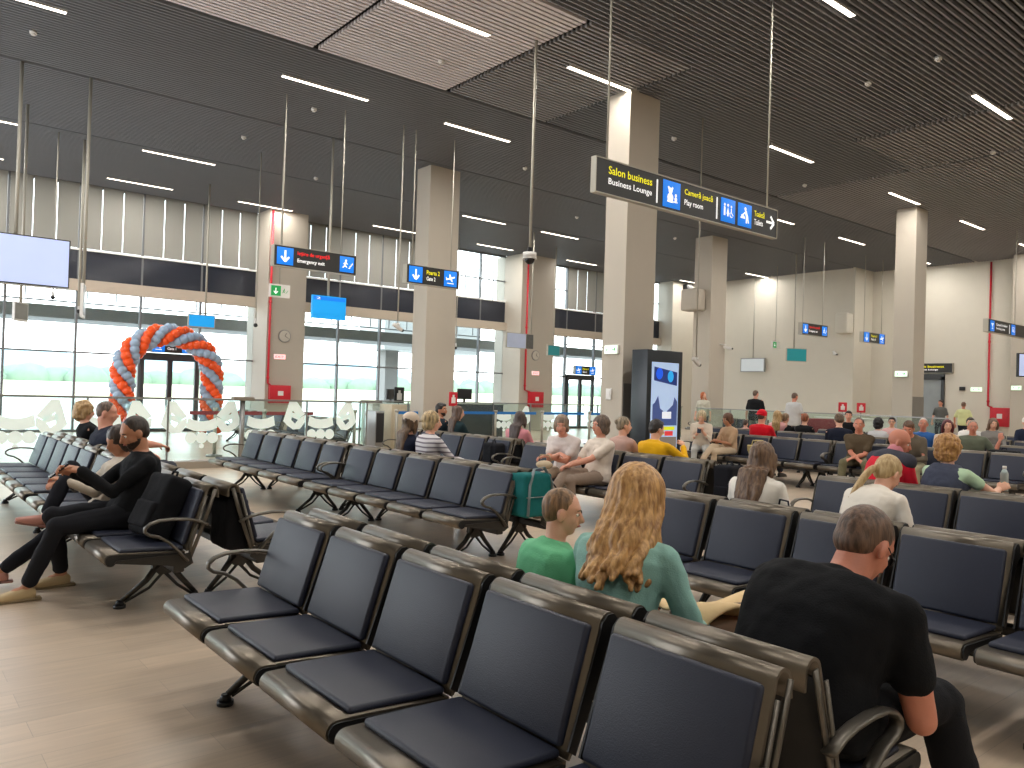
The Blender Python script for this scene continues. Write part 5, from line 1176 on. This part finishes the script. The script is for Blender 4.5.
# --- fourth row, seen from behind
Il = person('woman in a white top with very long brown hair, seen from behind right of centre', (sx(X2, 1) - .02, 3.14), (5.02, 3.24, 1.185), 4, s=.95, woman=True, hunch=14, head=(0, 14), hair=('long', (124, 96, 72), (76, 54, 40)), shirt=((232, 226, 216), .7), pants=(60, 60, 70), vox=.011, eyes=False, extra={'hlen': .42, 'hw': 1.15})
Ip = person('woman in a cream sweater with a pale blonde low ponytail, seen from behind', (sx(X2, 1), 2.42), (5.18, 2.42, 1.155), -10, s=.95, woman=True, girth=1.08, hunch=24, head=(-8, 30), hair=('pony', (204, 178, 132), (168, 138, 94)), shirt=((232, 224, 212), .9), pants=(70, 70, 80), vox=.010, eyes=False, arms={'L': (.36, .1, .62), 'R': (.36, -.12, .60)})
I = person('bald man in a red and dark jacket leaning to the right', (sx(X3 - .25, 1), 3.52), (7.40, 3.36, 1.265), -18, s=1.0, girth=1.12, hunch=26, head=(-48, 22), skn='red', hair=('bald', (150, 120, 100), None), shirt=((206, 26, 48), .95), pants=(50, 52, 60), vox=.011, arms={'L': (.36, .1, .6), 'R': (.38, -.1, .6)})
sol = Solid(); fr = I['frame']; P = I['P']; u3 = I['up3']
for q in (1, -1): sol.limb([P[3] - u3 * .03 + fr(3)[0] * q * .05, P[3] - u3 * .045 + fr(3)[0] * q * .185], [.085, .077], 14)
sol.ball(P[2].lerp(P[3], .6) - fr(3)[1] * .02, (.10, .19, .12))
V, F = remesh(sol, .012, 3, .004, 10); obj_from('yoke', V, F, cloth((66, 66, 76)), I['root'])
sol = Solid(); sol.limb([P[3] + u3 * .0, P[3] + u3 * .045], [.080, .074], 14); V, F = remesh(sol, .010, 1); obj_from('collar', V, F, cloth((200, 130, 140)), I['root'])
I = person('curly-haired blonde woman in a quilted grey vest holding a water bottle, seen from behind', (sx(X3 - .25, 1), 2.90), (7.24, 2.86, 1.235), -14, s=.96, woman=True, girth=1.08, hunch=12, head=(-14, 4), hair=('curly', (196, 148, 88), (138, 94, 52)), shirt=((186, 212, 178), .26), pants=(60, 60, 66), vox=.011,
   arms={'R': (.40, -.20, .80), 'Rd': (.7, -.3, .4), 'Ru': (-.4, -.7, .5), 'Rh': (-.1, -.8, -.6), 'L': (.3, .1, .6)}, eyes=False, hands=(.8, 1.2))
sol = Solid(); P = I['P']; fr = I['frame']
sol.loft([(P[0], fr(0)[0], fr(0)[1], .205, .150), (P[1], fr(1)[0], fr(1)[1], .190, .142), (P[2], fr(2)[0], fr(2)[1], .198, .146), (P[2].lerp(P[3], .6), fr(3)[0], fr(3)[1], .172, .130), (P[3] + I['up3'] * .015, fr(3)[0], fr(3)[1], .105, .082)])
V, F = remesh(sol, .011, 2, .005, 26); obj_from('vest', V, F, cloth((72, 76, 92)), I['root'])
a, e, w_ = I['hd']['R']; Mr = Matrix.Translation(I['root'].location) @ Matrix.Rotation(I['root'].rotation_euler.z, 4, 'Z')
o = empty('water_bottle', Mr @ (w_ + Vector((.085, .01, -.02)))); b = MB(); b.cyl((0, 0, 0), .032, 0, .15, 18); b.cyl((0, 0, 0), .032, .15, .19, 18, .014); b.build('body', mat('bottle_clear', (190, 206, 208), .15), o); b = MB(); b.cyl((0, 0, 0), .016, .19, .215, 14); b.build('bottle_cap', M_WHITE, o); tag(o, 'small clear water bottle in the hand of the curly-haired woman', 'bottle')
# --- across the aisle
I = person('white-blonde woman in a cream top looking at her phone, right of the display totem', (sx(X5, -1) - .02, 9.60), (12.58, 9.50, 1.245), 215, s=.97, woman=True, hunch=22, head=(0, 22), hair=('bob', (214, 194, 156), (172, 150, 112)), shirt=((226, 214, 198), .75), pants=(190, 190, 186), vox=.016, arms={'L': (.32, .03, .86), 'R': (.32, -.03, .86), 'Ld': (.5, -.3, .6), 'Rd': (.5, .3, .6)})
phone(I, 'R', 'dark phone held by the white-blonde woman in cream')
I = person('brown-haired woman with glasses in profile, legs crossed in beige trousers', (sx(X5, -1), 9.02), (12.74, 9.02, 1.215), 165, s=.96, woman=True, hunch=14, head=(0, 14), hair=('bob', (112, 74, 52), (76, 48, 34)), shirt=((196, 164, 132), .5), pants=(206, 186, 160), vox=.016, skn='tan', arms={'L': (.30, .02, .70), 'R': (.30, -.06, .72)}, legs={'L': (.40, .06, .09), 'R': (.70, .08, .34), 'Rh': (.2, 0, 1)}); glasses(I)
I = person('man in a red T-shirt and red cap, seen from behind', (sx(X5, 1), 8.76), (13.5, 8.76, 1.30), 0, s=1.05, girth=1.22, hunch=10, head=(0, 6), skn='pink', hair=('buzz', (90, 70, 60), None), shirt=((206, 14, 34), .42), pants=(50, 54, 70), vox=.018, eyes=False); cap(I, cloth((212, 16, 40)), back=True)
person('blonde woman in pink just right of the red cap', (sx(X6, 1), 9.98), (16.0, 9.98, 1.26), 10, s=.97, woman=True, hunch=8, head=(-10, 3), hair=('long', (196, 164, 112), (150, 116, 76)), shirt=((214, 160, 160), .7), pants=BLK, vox=.02, eyes=False)
person('small child in pink between the glasses-wearing woman and the red cap', (sx(X6, 1), 10.9), (16.05, 10.85, 1.02), 0, s=.72, hunch=8, head=(0, 3), hair=('short', (90, 66, 52), None), shirt=((226, 150, 150), .7), pants=BLK, vox=.02, eyes=False)
person('short-haired man in an olive-brown T-shirt and cargo trousers, facing the camera', (sx(X5, -1), 6.46), (12.72, 6.44, 1.255), 196, s=1.03, girth=1.12, hunch=12, head=(4, 4), skn='red', hair=('buzz', (110, 88, 74), None), shirt=((84, 72, 56), .42), pants=(106, 102, 78), vox=.014, arms={'L': (.36, -.04, .60), 'R': (.36, .06, .58), 'Ld': (.5, -.6, -.3), 'Rd': (.5, .6, -.3)}, legs={'L': (.42, .24, .09), 'R': (.42, -.20, .09)})
person('youth with fair skin in a black hoodie looking down, left of the olive T-shirt', (sx(X5, 1), 7.22), (13.58, 7.24, 1.29), 30, s=1.02, hunch=16, head=(10, 24), hair=('short', (112, 88, 64), None), shirt=(NAVY, .95), pants=BLK, vox=.018, eyes=False)
person('man in khaki trousers and grey-brown jacket over white, looking down, right of the bald man', (sx(X5, -1), 5.55), (12.50, 5.54, 1.24), 188, s=1.0, girth=1.05, hunch=24, head=(6, 26), skn='red', hair=('short', (108, 76, 54), None), shirt=((98, 90, 78), .95), pants=(150, 144, 116), vox=.016, arms={'L': (.34, .02, .64), 'R': (.34, -.06, .64)}, legs={'L': (.42, .18, .09), 'R': (.42, -.14, .09)})
person('white-haired man in a blue polo shirt facing the camera, beside the dark doorway', (sx(X6, -1), 6.56), (15.38, 6.55, 1.25), 205, s=1.0, hunch=8, head=(-6, 0), skn='red', hair=('buzz', (206, 198, 186), (180, 172, 160)), shirt=((52, 100, 166), .42), pants=(90, 86, 80), vox=.016, arms={'L': (.3, .16, .66), 'R': (.36, -.2, .72)})
person('woman with long dark red hair and a cream cardigan, facing the camera', (sx(X6, -1), 6.14), (15.38, 6.12, 1.235), 205, s=.95, woman=True, hunch=8, head=(6, 2), hair=('long', (96, 22, 34), (58, 12, 22)), shirt=((214, 200, 180), .9), pants=NAVY, vox=.016)
person('grey-haired man in a grey-green T-shirt with one arm along the seat back, facing the camera', (sx(X6, -1), 5.66), (15.34, 5.68, 1.245), 200, s=1.02, girth=1.1, hunch=8, head=(6, 4), skn='red', hair=('buzz', (170, 150, 132), None), shirt=((102, 108, 92), .42), pants=(60, 60, 66), vox=.016, arms={'L': (-.05, .42, .92), 'Lh': (-.2, .5, -.8), 'R': (.3, -.1, .62)})
# --- far rows
person('fair-haired person in black, left of the pair before the standing man in grey', (sx(X6, 1), 9.86), (16.15, 9.88, 1.21), 0, s=.98, girth=1.1, hunch=8, head=(-10, 2), hair=('short', (164, 134, 104), None), shirt=(BLK, .6), pants=BLK, vox=.022, eyes=False)
person('auburn-haired person in black, right of the pair before the standing man in grey', (sx(X6, 1), 9.38), (16.15, 9.40, 1.225), 0, s=.98, hunch=8, head=(10, 2), hair=('short', (170, 96, 60), None), shirt=(BLK, .6), pants=BLK, vox=.022, eyes=False)
person('dark-haired man in a black vest top facing the camera behind the youth in black', (sx(X7, -1), 9.38), (18.02, 9.38, 1.30), 205, s=1.02, hunch=6, head=(0, 0), skn='pink', hair=('short', (46, 38, 34), None), shirt=(BLK, .2), pants=BLK, vox=.022)
person('person with black curly hair and a white top, behind the olive T-shirt', (sx(X6, 1), 7.78), (16.15, 7.76, 1.19), 0, s=.94, hunch=8, head=(0, 2), hair=('curly', (26, 22, 24), None), shirt=((206, 204, 206), .7), pants=BLK, vox=.022, eyes=False)
I = person('dark-haired person in pink and white just behind the bald man', (sx(X7, -1), 8.36), (18.02, 8.36, 1.20), 200, s=.94, hunch=6, head=(0, 2), hair=('short', (56, 42, 36), None), shirt=((214, 170, 168), .7), pants=BLK, vox=.022); glasses(I)
person('child with fair brown hair between the red-haired woman and the grey-green T-shirt', (sx(X7, -1), 7.12), (18.02, 7.12, 1.15), 205, s=.85, hunch=8, head=(0, 4), hair=('bob', (160, 120, 84), None), shirt=((150, 140, 140), .7), pants=BLK, vox=.022)
person('dark-haired person in a white T-shirt behind the man in grey-green', (sx(X7, -1), 6.72), (18.02, 6.72, 1.26), 200, s=1.0, hunch=8, head=(0, 2), hair=('short', (56, 42, 34), None), shirt=((228, 226, 222), .42), pants=BLK, vox=.022)
person('long-haired woman in grey at the end of the far row, leaning forward', (sx(X7, -1), 6.28), (18.0, 6.28, 1.26), 215, s=.96, woman=True, hunch=20, head=(0, 12), hair=('long', (126, 98, 76), None), shirt=((130, 126, 122), .7), pants=BLK, vox=.022)
I = person('person in a navy top and white cap at the right edge of the picture', (sx(X7 + 2.6, -1), 6.5), (20.65, 6.52, 1.28), 190, s=1.0, hunch=8, head=(0, 4), skn='pink', hair=('short', (90, 70, 60), None), shirt=((34, 40, 60), .9), pants=BLK, vox=.022); cap(I, cloth((222, 220, 214)))
# --- standing
person('standing woman with long ginger hair and a patterned pale dress behind the glass rail', (21.8, 16.4), (21.8, 16.4, 1.69), 200, s=.98, stand=True, woman=True, hunch=4, head=(60, 0), hair=('long', (206, 112, 60), (150, 76, 40)), shirt=((196, 192, 176), .6), pants=(60, 66, 70), vox=.02, eyes=False)
person('standing man in a black T-shirt behind the glass rail, seen from behind', (21.5, 14.2), (21.5, 14.2, 1.79), 20, s=1.04, girth=1.15, stand=True, hunch=10, head=(-30, 4), skn='pink', hair=('buzz', (120, 96, 80), None), shirt=(BLK, .45), pants=(130, 126, 116), vox=.02, eyes=False)
person('standing man in a grey T-shirt behind the two people in black', (19.8, 11.85), (19.8, 11.85, 1.72), 0, s=1.0, girth=1.08, stand=True, hunch=6, head=(-10, 16), skn='red', hair=('buzz', (110, 84, 66), None), shirt=((186, 186, 186), .42), pants=(90, 92, 100), vox=.02, eyes=False)
person('man in a pale yellow-green polo standing near the cream wall at right', (30.2, 11.5), (30.2, 11.5, 1.65), 10, s=.98, girth=1.05, stand=True, hunch=4, head=(0, 2), skn='red', hair=('buzz', (130, 100, 80), None), shirt=((210, 214, 160), .45), pants=(40, 44, 56), vox=.024, eyes=False)
person('man in dark grey half hidden by the dark doorway', (31.6, 12.85), (31.6, 12.85, 1.7), 180, s=1.0, stand=True, hunch=4, head=(0, 2), skn='pink', hair=('short', (60, 48, 40), None), shirt=((90, 92, 90), .45), pants=(40, 44, 56), vox=.024, eyes=False)
# ------------------------------------------------------------------ bags and things on the benches
def bag(name, label, cat, loc, rot, dims, m, straps=(), rnd=.04, tilt=0., nz=.006, handle=True, pocket=True):
    o = empty(name, loc, rot); w_, d_, h_ = dims; o.rotation_euler = (0, tilt, rot)
    sol = Solid()
    b0 = MB(); b0.rbox(-w_ / 2, w_ / 2, -d_ / 2, d_ / 2, 0, h_, rnd, seg=4); sol.v, sol.f, sol.m, sol.sm = b0.v, b0.f, b0.m, b0.sm
    V, F = remesh(sol, .010, 3, nz, 8, len(label)); obj_from('body', V, F, m, o)
    if pocket:
        sol = Solid(); b0 = MB(); b0.rbox(-w_ / 2 - .025, -w_ / 2 + .03, -d_ * .38, d_ * .38, h_ * .1, h_ * .52, .018); sol.v, sol.f, sol.m, sol.sm = b0.v, b0.f, b0.m, b0.sm
        V, F = remesh(sol, .008, 2, .003, 14); obj_from('pocket', V, F, m, o)
    if handle: b = MB(); b.tube([(0, -.04, h_ - .01), (0, -.03, h_ + .03), (0, .03, h_ + .03), (0, .04, h_ - .01)], .008); b.build('handle', m, o)
    for q in straps:
        b = MB(); b.tube(q, .01, 8, flat=(.016, .005)); b.build('strap', m, o)
    tag(o, label, cat); return o
bag('backpack', 'black backpack leaning on the seat beside the man in black sweater', 'backpack', (1.50, 5.62, .462), .15, (.17, .34, .43), cloth((20, 21, 25)), [[(.11, -.08, .42), (.15, -.09, .3), (.13, -.10, .1)], [(.11, .08, .42), (.15, .09, .3), (.13, .10, .1)]], tilt=.42)
M_TEALC = cloth((28, 104, 104))
o = empty('hanging_bag', (4.575, 5.44, 0)); sol = Solid(); b0 = MB(); b0.rbox(-.15, .17, -.05, .19, .42, .80, .035); sol.v, sol.f, sol.m, sol.sm = b0.v, b0.f, b0.m, b0.sm
o.location = (4.56, 5.19, 0); V, F = remesh(sol, .010, 3, .006, 9); obj_from('body', V, F, M_TEALC, o)
b = MB(); b.tube([(-.12, -.058, .44), (-.11, -.062, .70), (-.04, -.03, .84), (.10, .0, .85), (.15, -.055, .72), (.16, -.06, .46)], .012, 8, flat=(.018, .006)); b.build('strap', mat('strap_grey', (120, 132, 134), .7), o)
b = MB(); b.tube([(-.14, -.058, .60), (.0, -.066, .60), (.16, -.058, .60)], .004, 6); b.build('zip', M_STEEL, o)
tag(o, 'teal green bag draped over the near end of the empty middle bench', 'bag')
o = empty('shoulder_bag', (4.95, 5.42, 0)); sol = Solid(); b0 = MB(); b0.rbox(-.14, .16, -.12, .16, .46, .60, .04); sol.v, sol.f, sol.m, sol.sm = b0.v, b0.f, b0.m, b0.sm
V, F = remesh(sol, .010, 3, .006, 9); obj_from('body', V, F, cloth((34, 38, 50)), o); b = MB(); b.tube([(-.1, 0, .58), (0, 0, .70), (.12, 0, .58)], .008); b.build('strap', cloth((34, 38, 50)), o)
tag(o, 'dark blue bag on the seat just behind the teal bag', 'bag')
bag('travel_bag', 'black travel bag on the seat left of the long-legged women, far side', 'bag', (7.45, 9.05, .46), .2, (.3, .40, .30), cloth((28, 29, 33)), pocket=False)
# white strap bag at the window-side bench
o = bag('tote_bag', 'black bag at the near end of the bench under the pink-shirted woman', 'bag', (7.08, 8.98, .46), .1, (.2, .3, .3), cloth((26, 27, 32)), [[(-.12, -.08, .02), (-.14, -.05, .24), (0, -.02, .36)]], pocket=False)
# wicker basket
M_WICK = mat('wicker_straw', (196, 178, 122), .7, 0, .2, 60, .4, 90)
o = empty('wicker_bag', (12.86, 8.42, .455), .2); b = Solid(); b.loft([(Vector((0, 0, 0)), Vector((0, 1, 0)), Vector((1, 0, 0)), .15, .09), (Vector((0, 0, .1)), Vector((0, 1, 0)), Vector((1, 0, 0)), .19, .11), (Vector((0, 0, .2)), Vector((0, 1, 0)), Vector((1, 0, 0)), .20, .11)]); V, F = remesh(b, .012, 1, .004, 30); obj_from('body', V, F, M_WICK, o)
for q in (-.06, .06): b = MB(); b.tube([(q, -.10, .19), (q, -.07, .29), (q, .07, .29), (q, .10, .19)], .010); b.build('handle', M_WICK, o)
tag(o, 'straw-coloured wicker bag on the bench below the red-capped man', 'handbag')
# luggage at near end of third row
bag('backpack', 'large black backpack hung on the near end of the centre third row', 'backpack', (7.16, 5.02, .34), 0, (.30, .22, .46), cloth((24, 25, 31)), [[(-.14, -.12, .06), (-.15, -.13, .3), (-.06, -.06, .49)], [(.14, -.12, .06), (.15, -.13, .3), (.06, -.06, .49)]])
bag('travel_bag', 'dark blue holdall on the floor right of the black backpack', 'bag', (7.95, 5.15, .0), .3, (.5, .34, .52), cloth((40, 48, 66)), [[(-.12, -.19, .2), (-.1, -.21, .5), (.1, -.21, .5), (.12, -.19, .2)]])
bag('travel_bag', 'white paper carrier under the bench behind the dark blue holdall', 'bag', (8.75, 5.9, .0), .3, (.5, .2, .3), cloth((214, 212, 206)), handle=False, pocket=False)
bag('backpack', 'black bag with a white curved stripe beside the man in grey-green', 'backpack', (15.32, 5.16, .46), .1, (.30, .46, .30), cloth((22, 22, 26)), [], pocket=False)
b = MB(); b.tube([(-.165, -.14 + .28 * i / 8, .05 + .20 * sin(pi * i / 8)) for i in range(9)], .009, 6); sbag = b.build('white_stripe', M_WHITE, bpy.data.objects[[o_.name for o_ in bpy.data.objects if o_.name.startswith('backpack')][-1]])
bag('travel_bag', 'black bag hanging behind the bench of the man in black sweater', 'bag', (2.02, 5.52, .36), 0, (.16, .34, .36), cloth((26, 27, 31)), [[(0, -.1, .3), (-.05, -.08, .42), (-.02, .08, .42), (0, .1, .3)]], pocket=False)
# cream paper bag beside the woman in teal
o = empty('paper_bag', (2.84, 1.98, .07), -.3); M_PAPER = mat('kraft_cream', (226, 196, 148), .8, 0, .08, 8, .3, 20)
b = MB(); nU, nV = 14, 10
vs = []
for i in range(nU):
    for j in range(nV):
        u, v = i / (nU - 1), j / (nV - 1); x = -.26 + .52 * u; y = -.17 + .34 * v; z = .545 + .045 * sin(u * 5.2 + v * 2) + .03 * sin(v * 6 + u * 3) - .05 * (u - .4) ** 2
        vs.append((x, y, z))
fs = [(i * nV + j, (i + 1) * nV + j, (i + 1) * nV + j + 1, i * nV + j + 1) for i in range(nU - 1) for j in range(nV - 1)]
vs2 = [(x, y, z - .012) for x, y, z in vs]; N_ = nU * nV
b.add(vs + vs2, fs + [tuple(N_ + k for k in reversed(f)) for f in fs] + [(i * nV, N_ + i * nV, N_ + (i + 1) * nV, (i + 1) * nV) for i in range(nU - 1)] + [((i + 1) * nV - 1, (i + 2) * nV - 1, N_ + (i + 2) * nV - 1, N_ + (i + 1) * nV - 1) for i in range(nU - 1)] + [(j, j + 1, N_ + j + 1, N_ + j) for j in range(nV - 1)] + [((nU - 1) * nV + j, N_ + (nU - 1) * nV + j, N_ + (nU - 1) * nV + j + 1, (nU - 1) * nV + j + 1) for j in range(nV - 1)], True)
b.build('flap', M_PAPER, o)
b = MB(); b.rbox(-.22, .22, -.13, .13, .36, .54, .03); b.build('body', mat('bag_brown', (120, 96, 78), .7), o)
tag(o, 'crumpled cream paper bag on the lap of the woman in teal', 'paper bag')
# white bag with purple print seen between the rows
o = empty('tote_bag', (4.88, 2.98, .46), 1.1); b = MB(); b.rbox(-.15, .15, -.04, .04, 0, .27, .03); b.build('body', cloth((232, 230, 232)), o)
M_PUR = mat('print_purple', (84, 78, 130), .6)
for q, (x, z, w_) in enumerate([(-.08, .17, .06), (0, .18, .05), (.07, .165, .05), (-.05, .09, .07), (.05, .08, .06)]):
    b = MB(); b.rbox(x - w_ / 2, x + w_ / 2, -.044, -.04, z, z + .035, .0015); b.build('print', M_PUR, o)
b = MB(); b.tube([(-.08, 0, .26), (-.05, 0, .36), (.05, 0, .36), (.08, 0, .26)], .007); b.build('handle', cloth((40, 40, 50)), o)
tag(o, 'white tote bag with purple print between the long-haired woman and the ponytail', 'bag')
# paper label plate on the end bracket of the left bench
